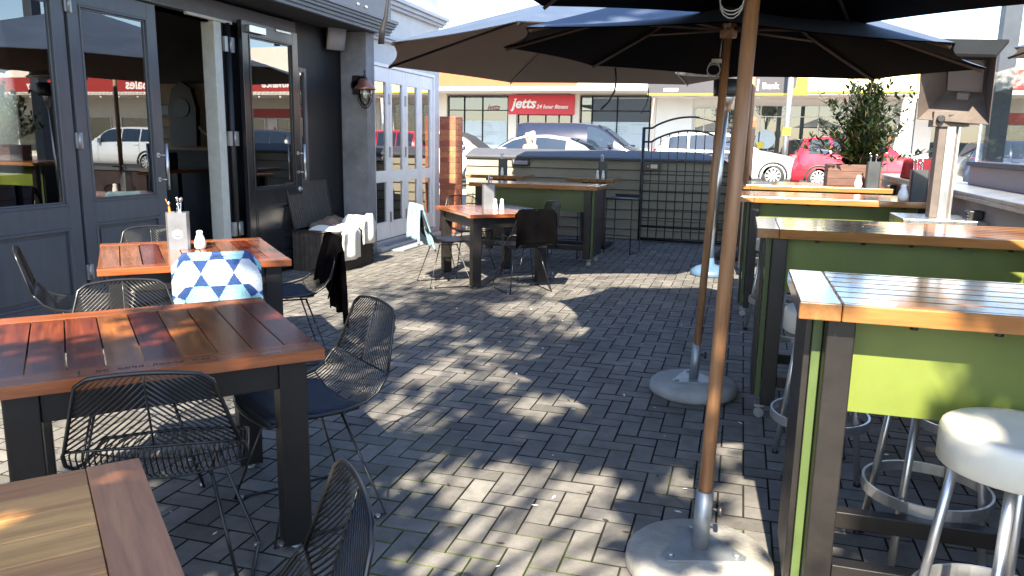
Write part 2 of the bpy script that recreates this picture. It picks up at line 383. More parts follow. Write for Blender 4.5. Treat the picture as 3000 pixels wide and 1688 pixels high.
# ------------------------------------------------------------------ restaurant building on the left
XW = -4.9
def leaf_door(name, label, y0, y1, z0, z1, x, matn, glassn, zmid, handle_y=None, hinges=(), closer=False, cat='door', lock=False):
    d = thing(name, label, cat, (x, y0, 0)); w = y1-y0; t = .05; st = .105
    mb = MB()
    gb, gt = zmid, z1-.13                       # glass opening
    mb.box(-t,0,z0,0,st,z1); mb.box(-t,w-st,z0,0,w,z1)
    mb.box(-t,st,gt,0,w-st,z1); mb.box(-t,st,zmid-.17,0,w-st,gb); mb.box(-t,st,z0,0,w-st,z0+.17)
    # glazing bead, stepped
    for a, b2, dx in ((0,.016,.008),(.016,.03,-.012)):
        mb.box(-.03,st+a,gb+a,dx,st+b2,gt-a); mb.box(-.03,w-st-b2,gb+a,dx,w-st-a,gt-a)
        mb.box(-.03,st+b2,gb+a,dx,w-st-b2,gb+b2); mb.box(-.03,st+b2,gt-b2,dx,w-st-b2,gt-a)
    mb.build('frame', matn, d, bevel=.003)
    mb = MB(); mb.box(-.028,st+.025,gb+.025,-.022,w-st-.025,gt-.025); mb.build('pane', glassn, d)
    mb = MB(); pb, pt = z0+.17, zmid-.17
    mb.box(-.035,st,pb,-.02,w-st,pt)
    m2 = .05
    mb.box(-.02,st+m2,pb+m2,-.008,w-st-m2,pt-m2)
    for a, b2, dx in ((0,.02,.007),):
        mb.box(-.0199,st+a,pb+a,dx,st+b2,pt-a); mb.box(-.0199,w-st-b2,pb+a,dx,w-st-a,pt-a)
        mb.box(-.0199,st+b2,pb+a,dx,w-st-b2,pb+b2); mb.box(-.0199,st+b2,pt-b2,dx,w-st-b2,pt-a)
    mb.build('panel', matn, d, bevel=.003)
    if handle_y is not None:
        hy = handle_y-y0; mb = MB()
        mb.tube([(.075,hy,1.0),(.075,hy,1.4)], .014, 10)
        for z in (1.09,1.3): mb.tube([(0,hy-.02,z),(.075,hy,z)], .008, 8); mb.lathe([(.022,0),(.022,.006)], (.0,hy-.02,z), 12, 'x')
        mb.build('handle', 'steel', d)
    for hz in hinges:
        mb = MB(); mb.box(0,-.03,hz-.06,.012,.035,hz+.06); mb.tube([(.016,.0,hz-.06),(.016,.0,hz+.06)], .011, 8); mb.build('hinge', 'steel_dull', d)
    if closer:
        mb = MB(); mb.box(0,.06,z1-.11,.05,.34,z1-.04); mb.box(0,.58,z1-.035,.012,.86,z1-.01); mb.build('door_closer', 'steel', d, bevel=.004)
    if lock:
        mb = MB(); mb.lathe([(.03,0),(.03,.012),(.016,.014),(.016,.03)], (0,w-.055,.9), 16, 'x'); mb.build('lock', 'steel', d)
    return d
def restaurant():
    b = thing('restaurant_building', 'dark grey restaurant front with deep eave, at left edge', 'building', (XW,0,0))
    # walls (local x = world x - XW)
    mb = MB()
    mb.box(-.12,-3,0,0,3.55,2.75)                     # wall behind the camera side
    mb.box(-.12,6.62,0,-.003,6.72,2.6)                # jamb post
    mb.box(-.12,7.88,0,0,8.9,2.75)
    mb.box(-.12,6.72,0,-.06,7.88,2.75)
    mb.build('wall', 'black_wall', b)
    mb = MB(); mb.box(-.1,3.55,2.585,.02,7.9,2.73); mb.box(-.1,3.55,2.57,.035,7.9,2.592); mb.build('door_head', 'header_grey', b, bevel=.004)
    mb = MB(); mb.box(-.13,6.49,.02,.012,6.6,2.575); mb.build('door_jamb', 'cream_jamb', b, bevel=.003)
    mb = MB(); mb.tube([(.02,6.68,.05),(.02,6.68,2.55)], .03, 10); mb.build('door_post', 'black_wall', b)
    for z in (.55,1.45,2.35):
        mb = MB(); mb.box(.0,6.61,z-.07,.04,6.76,z+.07); mb.tube([(.048,6.685,z-.07),(.048,6.685,z+.07)], .012, 8); mb.build('hinge', 'steel_dull', b)
    mb = MB()
    for k in range(5): mb.box(-.09+.0*k,5.74,2.535,-.04,6.48,2.565)
    mb.box(.0,6.1,2.545,.03,6.75,2.572); mb.build('closer_rail', 'cream_jamb', b)
    # narrow fixed window in the recess
    mb = MB()
    for y0, y1, z0, z1 in ((7.9,7.94,.95,2.25),(8.03,8.08,.95,2.25),(7.94,8.03,2.2,2.25),(7.94,8.03,.95,1.0)): mb.box(0,y0,z0,.03,y1,z1)
    mb.build('window_frame', 'door_paint', b, bevel=.003)
    mb = MB(); mb.box(.004,7.94,1.0,.01,8.03,2.2); mb.build('window_pane', 'door_glass', b)
    # rendered column
    mb = MB(); mb.box(.02,8.9,0,.375,9.12,2.76); mb.build('column', 'render_grey', b, bevel=.006)
    mb = MB(); mb.box(-.2,8.905,0,.018,9.1,2.76); mb.build('return_wall', 'black_wall', b)
    # soffit and fascia with stepped moulding
    mb = MB(); mb.box(-.2,-3,2.76,.56,9.1,2.84); mb.build('soffit', 'soffit', b)
    mb = MB(); mb.box(.565,-3,2.9,.6,9.12,3.9); mb.box(-.2,9.121,2.9,.6,9.15,3.9); mb.build('fascia', 'fascia_grey', b, bevel=.004)
    mb = MB()
    for k, (z0, z1, x1) in enumerate(((2.73,2.765,.602),(2.765,2.8,.625),(2.8,2.83,.655),(2.83,2.86,.675),(2.86,2.9,.70))): mb.box(.56-.0004*k,-3,z0,x1,9.12+.02*k*.4,z1)
    mb.build('moulding', 'fascia_grey', b, bevel=.003)
    mb = MB()
    for y in (7.15,8.25,8.45): mb.lathe([(.012,0),(.02,.02),(.012,.03)], (.602,y,2.965), 8, 'x')
    mb.build('bolts', 'steel', b)
    # roof slab above
    mb = MB(); mb.box(-6,-3,3.9,.6,9.15,4.0); mb.build('roof', 'roof_dark', b)
    # dark room inside
    mb = MB()
    mb.box(-4.6,1.5,.0,-.13,8.9,.02); mb.box(-4.7,1.5,.02,-4.6,6.2,2.9); mb.box(-4.7,6.2,.02,-4.6,8.6,.9); mb.box(-4.7,6.2,2.3,-4.6,8.6,2.9); mb.box(-4.7,8.6,.02,-4.6,8.9,2.9); mb.box(-4.6,1.4,.02,-.13,1.5,2.9); mb.box(-4.6,8.9,.02,-.13,9.0,2.9); mb.box(-4.6,1.5,2.7,-.13,8.9,2.74)  # unseen opening in the back wall, added to let daylight in
    mb.build('interior_room', 'interior', b)
    mb = MB(); mb.box(-3.1,8.87,1.28,-1.5,8.899,2.15); mb.build('interior_panel', 'interior_tan', b)
restaurant()
leaf_door('window_panel', 'fixed grey window panel with dark glass and lower timber panel, at left frame edge', 3.56, 4.77, .04, 2.56, XW+.012, 'door_paint', 'door_glass', .93, cat='window')
leaf_door('folding_door', 'grey glazed door with tall steel pull handle, left of the open doorway', 4.80, 5.72, .04, 2.56, XW+.015, 'door_paint', 'door_glass', .945, 5.66, (2.42,1.42,.4))
leaf_door('open_door', 'black glazed door folded open against the wall beside the wicker chest', 6.8, 7.8, .04, 2.6, XW+.10, 'door_gloss', 'door_glass', .93, 7.75, (), True, lock=True)
def interior():
    t = thing('interior_bar_table', 'dark bar table seen inside through the open doorway', 'table', (-6.85,8.2,0))
    mb = MB(); mb.box(-.5,-.9,1.02,.3,.6,1.06); mb.build('tabletop', 'redwood_rail', t, bevel=.004)
    for sx in (-.4,.2):
        for sy in (-.8,.5): mb = MB(); mb.box(sx-.04,sy-.04,.02,sx+.04,sy+.04,1.02); mb.build('leg', 'dark_leg', t)
    mb = MB(); mb.box(-.11,-.09,0,.11,.09,.2); mb.mi = 1; mb.box(.1105,-.05,.06,.114,.05,.14)
    tag(mb.build('menu_box', ['post_dark','tin_dark']), 'dark wooden menu box standing on the indoor bar table', 'box').location = (-6.95,8.15,1.061)
    c = thing('wall_clock', 'dark carved wall clock hanging inside the doorway', 'clock', (-7.18,8.865,1.33), R(-90))
    mb = MB(); mb.prism([(-.2,0),(.2,0),(.22,.5),(.15,.75),(0,.85),(-.15,.75),(-.22,.5)], 0, .08, 'yz'); mb.build('case', 'post_dark', c)
    mb = MB(); mb.lathe([(.12,.081),(.12,.09)], (0,0,.5), 24, 'x'); mb.build('dial', 'tin_dark', c)
    h = MB(); h.tube([(0,.32*math.cos(a),.32*math.sin(a)) for a in [R(k) for k in range(180,300,12)]], .022, 8, r2=.008)
    tag(h.build('horn', 'cream_jamb'), 'pale curved horn hung on the wall inside the doorway', 'decoration').location = (-6.72,8.84,1.78); bpy.data.objects['horn'].rotation_euler = (0,0,R(-90))
    for k, (x, z) in enumerate(((-7.52,1.5),(-7.5,1.8))):
        mb = MB(); mb.box(0,-.13,-.09,.03,.13,.09); mb.mi = 1; mb.box(.0305,-.1,-.06,.032,.1,.06)
        tag(mb.build('picture_frame', ['post_dark','speaker_grey' if k else 'interior_tan']), 'small %s picture on the wall inside the doorway' % ('grey' if k else 'brown'), 'picture').location = (x,8.868,z); COL.objects[-1].rotation_euler = (0,0,R(-90))
interior()
def speaker_lantern():
    s = thing('wall_speaker', 'pale grey loudspeaker tilted down under the eave', 'speaker', (-4.78,8.62,2.66)); 
    T = Matrix.Rotation(R(-32),4,'Z') @ Matrix.Rotation(R(14),4,'Y')
    mb = MB(); mb.T = T; mb.hexa([(-.12,-.10,-.15),(.02,-.13,-.15),(.02,.13,-.15),(-.12,.10,-.15),(-.12,-.10,.15),(.02,-.13,.15),(.02,.13,.15),(-.12,.10,.15)]); mb.build('cabinet', 'black_plastic', s, bevel=.012)
    mb = MB(); mb.T = T
    mb.grid([[(.021+.022*math.cos(j*.5),j*.12/3,i*.14) for j in range(-3,4)] for i in (-1,0,1)]); mb.build('grille', 'speaker_grey', s, solid=.006)
    mb = MB(); mb.tube([(-.12,0,0),(-.11,.1,.0)], .018, 8); mb.build('bracket', 'black_plastic', s)
    l = thing('wall_lantern', 'copper-hooded coach lantern on the grey column', 'lamp', (-4.66,8.895,2.1)); mb = MB()
    mb.lathe([(.075,0),(.075,-.012),(.05,-.02)], (0,0,.02), 20, 'y')
    mb.prism([(0,0)]*0 or [(-.05,-.09),(.05,-.09),(.05,.14),(-.05,.14)], -.02, 0, 'xz')
    mb.tube([(0,-.02,.07),(.06,-.08,.10),(.14,-.14,.11),(.20,-.17,.10)], .014, 8); mb.tube([(0,-.02,-.02),(.05,-.06,.02),(.10,-.12,.09)], .011, 8)
    mb.lathe([(.006,.19),(.014,.165),(.006,.15),(.02,.12),(.03,.09)], (.2,-.17,0), 12); mb.build('bracket', 'black_iron', l)
    mb = MB(); mb.lathe([(.035,.09),(.06,.07),(.085,.02),(.125,-.02),(.135,-.04),(.128,-.04)], (.2,-.17,0), 24, cap=False); mb.build('hood', 'copper', l, solid=.003)
    mb = MB(); mb.lathe([(.075,-.04),(.082,-.09),(.07,-.17),(.045,-.22),(.01,-.235)], (.2,-.17,0), 20, cap=False); mb.build('globe', 'lamp_glass', l)
    mb = MB()
    for a in (0,90,180,270): mb.tube([(.2+.1*math.cos(R(a)),-.17+.1*math.sin(R(a)),-.09),(.2+.09*math.cos(R(a)),-.17+.09*math.sin(R(a)),-.18),(.2+.04*math.cos(R(a)),-.17+.04*math.sin(R(a)),-.25),(.2,-.17,-.26)], .006, 6)
    mb.lathe([(.018,-.27),(.018,-.25)], (.2,-.17,0), 10); mb.build('cage', 'black_iron', l)
    mb = MB(); mb.lathe([(.012,-.03),(.03,-.09),(.02,-.14),(.004,-.15)], (.2,-.17,0), 12); mb.build('bulb', 'ceramic', l)
    mb = MB(); pts = [(-4.13,8.5,2.56),(-4.11,8.5,2.72),(-4.06,8.49,2.86),(-4.0,8.48,3.2),(-3.95,8.48,3.6)]; ws = [.035,.036,.022,.010,.008]
    mb.grid([[(x-w,y,z) , (x+w,y,z)] for (x,y,z), w in zip(pts, ws)]); mb.grid([[(x-w,y+.012,z) , (x+w,y+.012,z)] for (x,y,z), w in zip(pts, ws)])
    tag(mb.build('hanging_strap', 'black_plastic', solid=.01), 'long black strap hanging from the eave in front of the pale wall', 'strap')
speaker_lantern()

def bifold_building():
    b = thing('white_shopfront', 'pale rendered shop building with white bifold doors, beyond the dark column', 'building', (-4.6,0,0))
    mb = MB()
    mb.box(-.3,9.12,2.44,0,11.5,4.3); mb.box(-.3,11.28,0,0,11.5,2.44); mb.box(-.3,9.12,0,-.01,9.16,2.44)
    mb.box(-5,11.35,0,-.3,11.5,4.3); mb.build('wall', 'white_wall', b, bevel=.005)
    mb = MB()
    for z0, z1, x1 in ((2.72,2.76,.05),(2.76,2.80,.075),(3.16,3.20,.06),(3.20,3.25,.10),(3.25,3.30,.14)): mb.box(0.001,9.13,z0,x1,11.52+x1*.5,z1)
    mb.build('moulding', 'threshold', b, bevel=.004)
    mb = MB(); mb.box(-.06,9.17,2.4,.02,11.28,2.44); mb.box(-.06,9.16,.12,.02,9.19,2.4); mb.box(-.06,11.24,.12,.02,11.28,2.4); mb.build('door_frame', 'white_joinery', b, bevel=.003)
    ys = [9.19,9.70,10.22,10.73,11.24]
    for k in range(4):
        y0, y1 = ys[k]+.004, ys[k+1]-.004; mb = MB(); st = .085; x0, x1 = -.05, 0
        mb.box(x0,y0,.13,x1,y0+st,2.395); mb.box(x0,y1-st,.13,x1,y1,2.395)
        mb.box(x0,y0+st,2.21,x1,y1-st,2.395); mb.box(x0,y0+st,.9,x1,y1-st,1.05); mb.box(x0,y0+st,.13,x1,y1-st,.36)
        d = mb.build('bifold_leaf', 'white_joinery', b, bevel=.004)
        mb = MB(); mb.box(-.03,y0+st-.005,.355,-.024,y1-st+.005,.905); mb.box(-.03,y0+st-.005,1.045,-.024,y1-st+.005,2.215); mb.build('pane', 'bifold_glass', d)
        if k in (0,1): 
            mb = MB(); yy = y1 if k == 0 else y1
            for z in (.42,1.3,2.0): mb.box(0,yy-.018,z-.07,.012,yy+.022,z+.07)
            mb.build('hinge', 'steel_dull', d)
    mb = MB(); mb.box(-4,9.2,.0,-.1,11.3,.05); mb.box(-3.2,9.2,.05,-3.1,11.3,2.5); mb.build('interior_room', 'interior', b)
    mb = MB(); mb.box(-.1,9.12,0,.14,11.3,.06); mb.box(-.1,9.12,.06,.05,11.3,.12); mb.build('doorstep', 'threshold', b, bevel=.006)
    mb = MB(); mb.box(-4.53,9.35,.0605,-4.475,10.4,.072); mb.box(-4.47,9.35,.0,-4.25,10.3,.02)
    tag(mb.build('door_mat', 'mat_grey', bevel=.004), 'flat grey ribbed mat at the foot of the white bifold doors', 'mat')
bifold_building()
def bricks(name, x0, y0, x1, y1, z0, z1, parent):
    mb = MB(); h = .086; k = 0
    mb.mi = 1; mb.box(x0+.006,y0+.006,z0,x1-.006,y1-.006,z1-.01); mb.mi = 0
    z = z0
    while z < z1-.02:
        off = .06 if k % 2 else 0
        n = max(1, round((x1-x0)/.23)); w = (x1-x0)/n
        xs = [x0]+[x0+w*i-(w*.5 if k % 2 else 0) for i in range(1, n+(1 if k % 2 else 0))]+[x1]
        for a, b2 in zip(xs, xs[1:]):
            mb.r = random.random(); mb.box(a+.004,y0,z+.004,b2-.004,y0+.05,min(z1,z+h-.004))
            mb.box(a+.004,y1-.05,z+.004,b2-.004,y1,min(z1,z+h-.004))
        for xx in (x0, x1-.05):
            ys = [y0+.054, (y0+y1)/2+(.05 if k % 2 else -.05), y1-.054]
            for a, b2 in zip(ys, ys[1:]): mb.r = random.random(); mb.box(xx,a+.004,z+.004,xx+.05,b2-.004,min(z1,z+h-.004))
        z += h; k += 1
    return mb.build(name, ['brick','mortar'], parent, bevel=.003, seg=1)
p = bricks('brick_pillar', -4.64, 11.6, -4.36, 11.93, 0, 1.84, None)
tag(p, 'red brick pillar between the white bifold doors and the pale fence', 'pillar')

# ------------------------------------------------------------------ back fence, gate, right fence
def siding_x(mb, x0, x1, y, z0, z1, h=.152):
    z = z0
    while z < z1-.01:
        t = min(z1, z+h)
        mb.hexa([(x0,y-.030,z+.012),(x1,y-.030,z+.012),(x1,y+.02,z+.012),(x0,y+.02,z+.012),(x0,y-.006,t-.001),(x1,y-.006,t-.001),(x1,y+.02,t-.001),(x0,y+.02,t-.001)]); z = t
def siding_y(mb, y0, y1, x, z0, z1, h=.19):
    z = z0
    while z < z1-.01:
        t = min(z1, z+h)
        mb.hexa([(x-.03,y0,z+.011),(x+.02,y0,z+.011),(x+.02,y1,z+.011),(x-.03,y1,z+.011),(x-.006,y0,t-.001),(x+.02,y0,t-.001),(x+.02,y1,t-.001),(x-.006,y1,t-.001)]); z = t
def fences():
    f = thing('weatherboard_fence', 'cream weatherboard fence with sloping metal cap across the back of the patio', 'fence', (0,11.95,0))
    mb = MB(); siding_x(mb,-4.3,-.18,0,.0,1.2); mb.build('boards', 'siding', f); mb = MB(); mb.box(-4.3,.021,0,-.18,.3,1.19); mb.build('backing', 'post_dark', f)
    mb = MB(); mb.hexa([(-4.31,-.05,1.2),(-.18,-.05,1.2),(-.18,.36,1.2),(-4.31,.36,1.2),(-4.31,-.05,1.25),(-.18,-.05,1.25),(-.18,.36,1.36),(-4.31,.36,1.36)])
    mb.box(-4.31,-.062,1.215,-.18,-.05,1.245); mb.build('cap', 'cap_metal', f, bevel=.006)
    l = thing('fence_light', 'small black bulkhead light high on the shaded back fence', 'lamp', (-3.37,11.93,1.145))
    mb = MB(); mb.box(-.15,-.06,-.05,.15,0,.05); mb.build('housing', 'black_plastic', l, bevel=.015)
    mb = MB(); mb.box(-.12,-.068,-.03,.12,-.061,.03); mb.build('lens', 'speaker_grey', l, bevel=.004)
    # iron gate
    g = thing('iron_gate', 'black wrought iron gate with arched top and bar grid, against the back fence', 'gate', (0,11.74,0))
    X0, X1 = -1.43, -.16
    def arc(z0, rise, n=14):
        pts = [(X0,0,z0),(X0+.12,0,z0)]
        for k in range(n+1):
            t = k/n; pts.append((X0+.12+(X1-X0-.2)*t,0,z0+rise*math.sin(math.pi*min(1,t*1.0))**.8*(1-.0*t)+.02*t))
        pts.append((X1,0,z0+.02)); return pts
    mb = MB(); mb.tube([(X0,0,.03),(X0,0,1.71)], .025, 4); mb.tube([(X1,0,.03),(X1,0,1.73)], .025, 4)
    mb.tube(arc(1.70,.155), .016, 6); mb.tube(arc(1.50,.16), .016, 6)
    mb.tube([(X0,0,.05),(X1,0,.05)], .022, 4); mb.tube([(X0,0,.24),(X1,0,.24)], .018, 4); mb.build('frame', 'black_iron', g)
    mb = MB()
    for k in range(1, 10):
        x = X0+(X1-X0)*k/10; t = max(0,min(1,(x-X0-.12)/(X1-X0-.2))); mb.tube([(x,0,.05),(x,0,1.50+.16*math.sin(math.pi*t)**.8)], .008, 5)
    for z in (.37,.50,.63,.76,.89,1.02): mb.tube([(X0,.012,z),(X1,.012,z)], .007, 5)
    mb.build('bars', 'black_iron', g)
    mb = MB(); mb.box(X0+.02,-.05,1.08,X0+.28,-.012,1.2); mb.mi = 1
    mb.lathe([(.012,-.051),(.012,-.056)], (X0+.09,0,1.14), 10, 'y'); mb.box(X0+.13,-.053,1.11,X0+.23,-.0505,1.17); mb.build('latch_box', ['black_plastic','steel_dull'], g, bevel=.004)
    p = thing('gate_post', 'dark brown gate post with orange brick cap beside the gate', 'post', (0,11.9,0))
    mb = MB(); mb.box(-.13,-.14,0,.15,.14,1.72); mb.build('post', 'post_dark', p, bevel=.006)
    bricks('brick_cap', -.14, -.15, .16, .15, 1.721, 1.88, p)
    lw = thing('low_wall', 'low dark wall behind the far bar table', 'wall', (0,11.9,0)); mb = MB(); mb.box(.16,-.1,0,2.0,.1,.82); mb.build('wall', 'post_dark', lw); mb = MB(); mb.box(.155,-.13,.82,2.0,.13,.86); mb.build('coping', 'cap_metal', lw)
    # right-hand fence with broad metal ledge and glass screens
    r = thing('ledge_fence', 'mauve-grey weatherboard side fence topped by a wide metal ledge', 'fence', (0,0,0))
    mb = MB(); siding_y(mb,-2,10.2,1.62,0,1.14); mb.build('boards', 'siding_mauve', r); mb = MB(); mb.box(1.641,-2,0,2.0,10.2,1.13); mb.build('backing', 'post_dark', r)
    mb = MB(); mb.box(1.54,-2,1.145,2.02,10.2,1.172); mb.box(1.54,-2,1.115,1.56,10.2,1.145); mb.build('ledge', 'steel_dull', r, bevel=.006)
    mb = MB(); mb.box(1.9,-2,1.172,1.98,7.6,1.33); mb.build('upstand', 'siding_mauve', r, bevel=.004)
    mb = MB(); mb.box(1.87,-2,1.332,2.0,7.6,1.37); mb.build('rail', 'cap_metal', r, bevel=.004)
    for k, (y0, y1, tx) in enumerate(((3.4,5.72,'near glass windbreak panel on the ledge'),(5.78,7.55,'far glass windbreak panel on the ledge behind the square heater'))):
        s = thing('glass_screen', tx, 'glass screen', (1.93,y0,1.37))
        mb = MB(); mb.box(-.005,.02,.012,.005,y1-y0,.72); mb.build('pane', 'screen_glass', s)
        for yy in (.02,y1-y0): mb = MB(); mb.box(-.008,yy-.006,.0,.008,yy+.006,.73); mb.build('edge_strip', 'alu', s)
    for y, z, tx in ((9.13,1.02,'far black box spotlight on the side fence, beside the planter'),(5.95,1.0,'near black box spotlight with ribbed face, right of the square heater')):
        s = thing('fence_spotlight', tx, 'lamp', (1.595,y,z), 0, 'box lights on the side fence')
        mb = MB(); mb.box(-.09,-.06,-.06,0,.06,.06); mb.build('housing', 'black_plastic', s, bevel=.006)
        mb = MB()
        for k in range(6): mb.box(-.10,-.058,-.055+.019*k,-.0905,.058,-.045+.019*k)
        mb.build('louvre', 'tin_dark', s)
    mb = MB()
    for k in range(7):
        a = .06*k; mb.hexa([(0,a,0),(.26,a,0),(.26,a+.058,0),(0,a+.058,0),(.02,a+.004,.19+.012*math.sin(k*2)),(.25,a+.004,.20),(.25,a+.054,.20),(.02,a+.054,.19)])
    o = tag(mb.build('folded_blanket', 'maroon', bevel=.018), 'dark red folded blanket lying on the side fence ledge', 'blanket'); o.location = (1.57,8.25,1.174); o.rotation_euler = (0,0,R(4))
    mb = MB(); mb.box(3.17,11.95,.05,3.38,12.16,6.2); mb.box(3.12,11.90,.05,3.43,12.21,.12)
    tag(mb.build('street_post', 'post_steel', bevel=.008), 'tall dark steel post rising beyond the glass screen', 'post')
fences()

# ------------------------------------------------------------------ furniture: tables
LEG = .095
def dining_table(label, F, deg, w, d, top=.76, marks=False, nplank=9, group='square slatted dining tables'):
    """origin at near-left... F = corner; u along deg (width w), v to the left (depth d)"""
    t = thing('dining_table', label, 'table', (F[0],F[1],0), R(deg), group); th = .032; bw = .105
    mb = MB(); n = nplank; pw = w/n
    for k in range(n):
        mb.r = random.random(); mb.box(k*pw+.0026,bw+.0024,top-th,(k+1)*pw-.0026,d-bw-.0024,top-random.uniform(0,.0012))
    mb.mi = 1
    mb.r = .4; mb.box(0,0,top-th-.006,w,bw,top); mb.r = .6; mb.box(0,d-bw,top-th-.006,w,d,top)
    if marks:
        mb.mi = 2; x = .28
        mb.box(x-.03,.035,top,x-.026,.07,top+.0006); mb.box(x-.03,.035,top,x-.02,.038,top+.0006); mb.box(x-.03,.067,top,x-.02,.07,top+.0006)
        for k, c in enumerate('xx xxxx xxxxx xxx'):
            if c == 'x':
                x += .019; mb.box(x,.042,top,x+.004,.062,top+.0006); mb.box(x+.009,.042,top,x+.013,.062,top+.0006); mb.box(x+.004,.042+.008*(k % 3),top,x+.009,.046+.008*(k % 3),top+.0006)
            else: x += .022
        x += .03; mb.box(x,.035,top,x+.004,.07,top+.0006); mb.box(x-.006,.035,top,x,.038,top+.0006); mb.box(x-.006,.067,top,x,.07,top+.0006)
    mb.build('tabletop', ['redwood','redwood_rail','post_dark'], t, bevel=.0025)
    i = .05
    for x in (i, w-i-LEG):
        for y in (i, d-i-LEG):
            mb = MB(); mb.box(x,y,.03,x+LEG,y+LEG,top-th-.007); lg = mb.build('leg', 'dark_leg', t, bevel=.004)
            mb = MB(); mb.lathe([(.02,0),(.02,.012),(.008,.014),(.008,.04)], (x+LEG/2,y+LEG/2,0), 12); mb.build('foot', 'steel_dull', lg)
    mb = MB(); z0, z1 = top-th-.11, top-th-.007
    mb.box(i+LEG,i+.012,z0,w-i-LEG,i+.04,z1); mb.box(i+LEG,d-i-.04,z0,w-i-LEG,d-i-.012,z1); mb.box(i+.012,i+LEG,z0,i+.04,d-i-LEG,z1); mb.box(w-i-.04,i+LEG,z0,w-i-.012,d-i-LEG,z1)
    mb.build('apron', 'dark_leg', t, bevel=.003)
    return t
dining_table('reddish slatted table in the foreground left with carved marks on its front rail', (-1.33-.686*.99,2.27-.728*.99), 46.7, .99, .98, marks=True, nplank=9)
dining_table('orange-red slatted table by the open doorway with cutlery tin on it', (-3.26,3.25), 43.4, 1.02, 1.12)
dining_table('reddish square table in the middle of the patio before the green bar table', (-2.51,7.08), 40, .92, 1.1)
def near_table():
    w, d, top = 1.1, 1.05, .76; dg = 49
    cx, cy = -1.25, 1.32; u = (math.cos(R(dg)), math.sin(R(dg))); v = (-u[1], u[0])
    F = (cx-u[0]*w-v[0]*d, cy-u[1]*w-v[1]*d)
    t = thing('dining_table', 'lighter brown slatted table cut off by the bottom left corner', 'table', (F[0],F[1],0), R(dg), 'square slatted dining tables')
    mb = MB(); n = 11; pw = d/n; bw = .105
    for k in range(n): mb.r = random.random(); mb.box(bw+.0018,k*pw+.0018,top-.032,w-bw-.0018,(k+1)*pw-.0018,top-random.uniform(0,.001))
    mb.mi = 1; mb.r = .4; mb.box(0,0,top-.038,bw,d,top); mb.r = .6; mb.box(w-bw,0,top-.038,w,d,top)
    mb.build('tabletop', ['teak','teak_end'], t, bevel=.0025)
    for x in (.05, w-.05-LEG):
        for y in (.05, d-.05-LEG): mb = MB(); mb.box(x,y,.0,x+LEG,y+LEG,top-.039); mb.build('leg', 'dark_leg', t, bevel=.004)
    mb = MB(); mb.box(.06+LEG,.07,top-.14,w-.06-LEG,.1,top-.039); mb.box(.06+LEG,d-.1,top-.14,w-.06-LEG,d-.07,top-.039); mb.box(w-.1,.06+LEG,top-.14,w-.07,d-.06-LEG,top-.039); mb.build('apron', 'dark_leg', t)
near_table()

def bar_table(label, X0, Y0, L, D, h, panel=True, group='tall bar tables along the side fence', flip=False, nplank=6, deg=0, pz=.70, pm='lime'):
    t = thing('bar_table', label, 'bar table', (X0,Y0,0), R(deg), group); th = .05; eb = .11
    S = (lambda x: L-x) if flip else (lambda x: x)
    def bx(mb, x0, y0, z0, x1, y1, z1): mb.box(S(x0),y0,z0,S(x1),y1,z1)
    mb = MB(); pw = (D-.05)/nplank
    mb.r = .55; bx(mb,eb+.002,0,h-th,L,.024,h)
    for k in range(nplank): mb.r = random.random(); bx(mb,eb+.002,.026+k*pw,h-.03,L,.024+(k+1)*pw-.0035,h-.0005)
    mb.r = .45; bx(mb,eb+.002,D-.024,h-th,L,D,h); mb.mi = 1; mb.r = .5; bx(mb,0,0,h-th,eb,D,h)
    mb.build('tabletop', ['bar_wood','bar_wood_end'], t, bevel=.004)
    lw = .075
    for x in (.085, L-.06-lw):
        for y in (.07, D-.07-lw):
            mb = MB(); bx(mb,x,y,.075,x+lw,y+lw,h-th-.004); lg = mb.build('leg', 'dark_leg', t, bevel=.004)
            if x < .1:
                mb = MB(); cx = S(x+lw/2-.04); mb.box(cx-.025,y+.01,.06,cx+.025,y+lw-.01,.0745); mb.lathe([(.026,-.012),(.028,0),(.026,.012)], (cx,y+lw/2-.02,.028), 14, 'y'); mb.lathe([(.012,-.014),(.012,.014)], (cx,y+lw/2-.02,.028), 8, 'y'); mb.build('castor', 'steel_dull', lg)
    # end board between the legs: green edge, full height
    mb = MB(); bx(mb,.036,.172,.1,.055,D-.06,h-th-.004); mb.build('end_board', 'dark_leg', t, bevel=.002)
    mb = MB(); bx(mb,.056,.15,.1,.083,.18,h-th-.004); mb.build('end_strip', 'dark_lime', t, bevel=.002)
    if panel:
        mb = MB(); bx(mb,.085+lw-.02,.148,pz,L-.06-lw-.002,.166,h-th-.004); mb.build('front_panel', pm, t, bevel=.002)
    mb = MB(); bx(mb,.085+lw+.002,.078,.18,L-.06-lw-.002,.078+.05,.24); bx(mb,.085+lw+.002,D-.13,.18,L-.06-lw-.002,D-.08,.24); mb.build('foot_rail', 'dark_leg', t, bevel=.003)
    mb = MB(); bx(mb,.05,.05,h-th-.0035,.2,D-.05,h-th-.0002+.0); mb.build('end_plate', 'dark_leg', t)
    mb = MB()
    for k in range(5): mb.lathe([(.011,-.014),(.011,0)], (S(.3+k*(L-.5)/4.2),.04,h-th), 10)
    mb.build('bolt_heads', 'black_iron', t)
    return t
bar_table('nearest bar table with lime green front panel, lower right foreground', .18,2.22,1.36,.58,1.05)
bar_table('second bar table from the front, its sunlit end beside the umbrella pole', .10,4.17,1.42,.70,1.05,nplank=7)
bar_table('third bar table back along the side fence, with a black cutlery holder on it', .01,6.80,1.52,.85,1.05,nplank=8)
bar_table('farthest bar table by the side fence, carrying the wooden planter', 0,8.85,1.54,1.05,1.05,nplank=8)
bar_table('shaded green panelled bar table near the back fence, left of the gate', -3.24,9.08,1.62,.62,.965,group='tall bar tables by the back fence',flip=True,deg=-2,pz=.64,pm='lime_shaded')
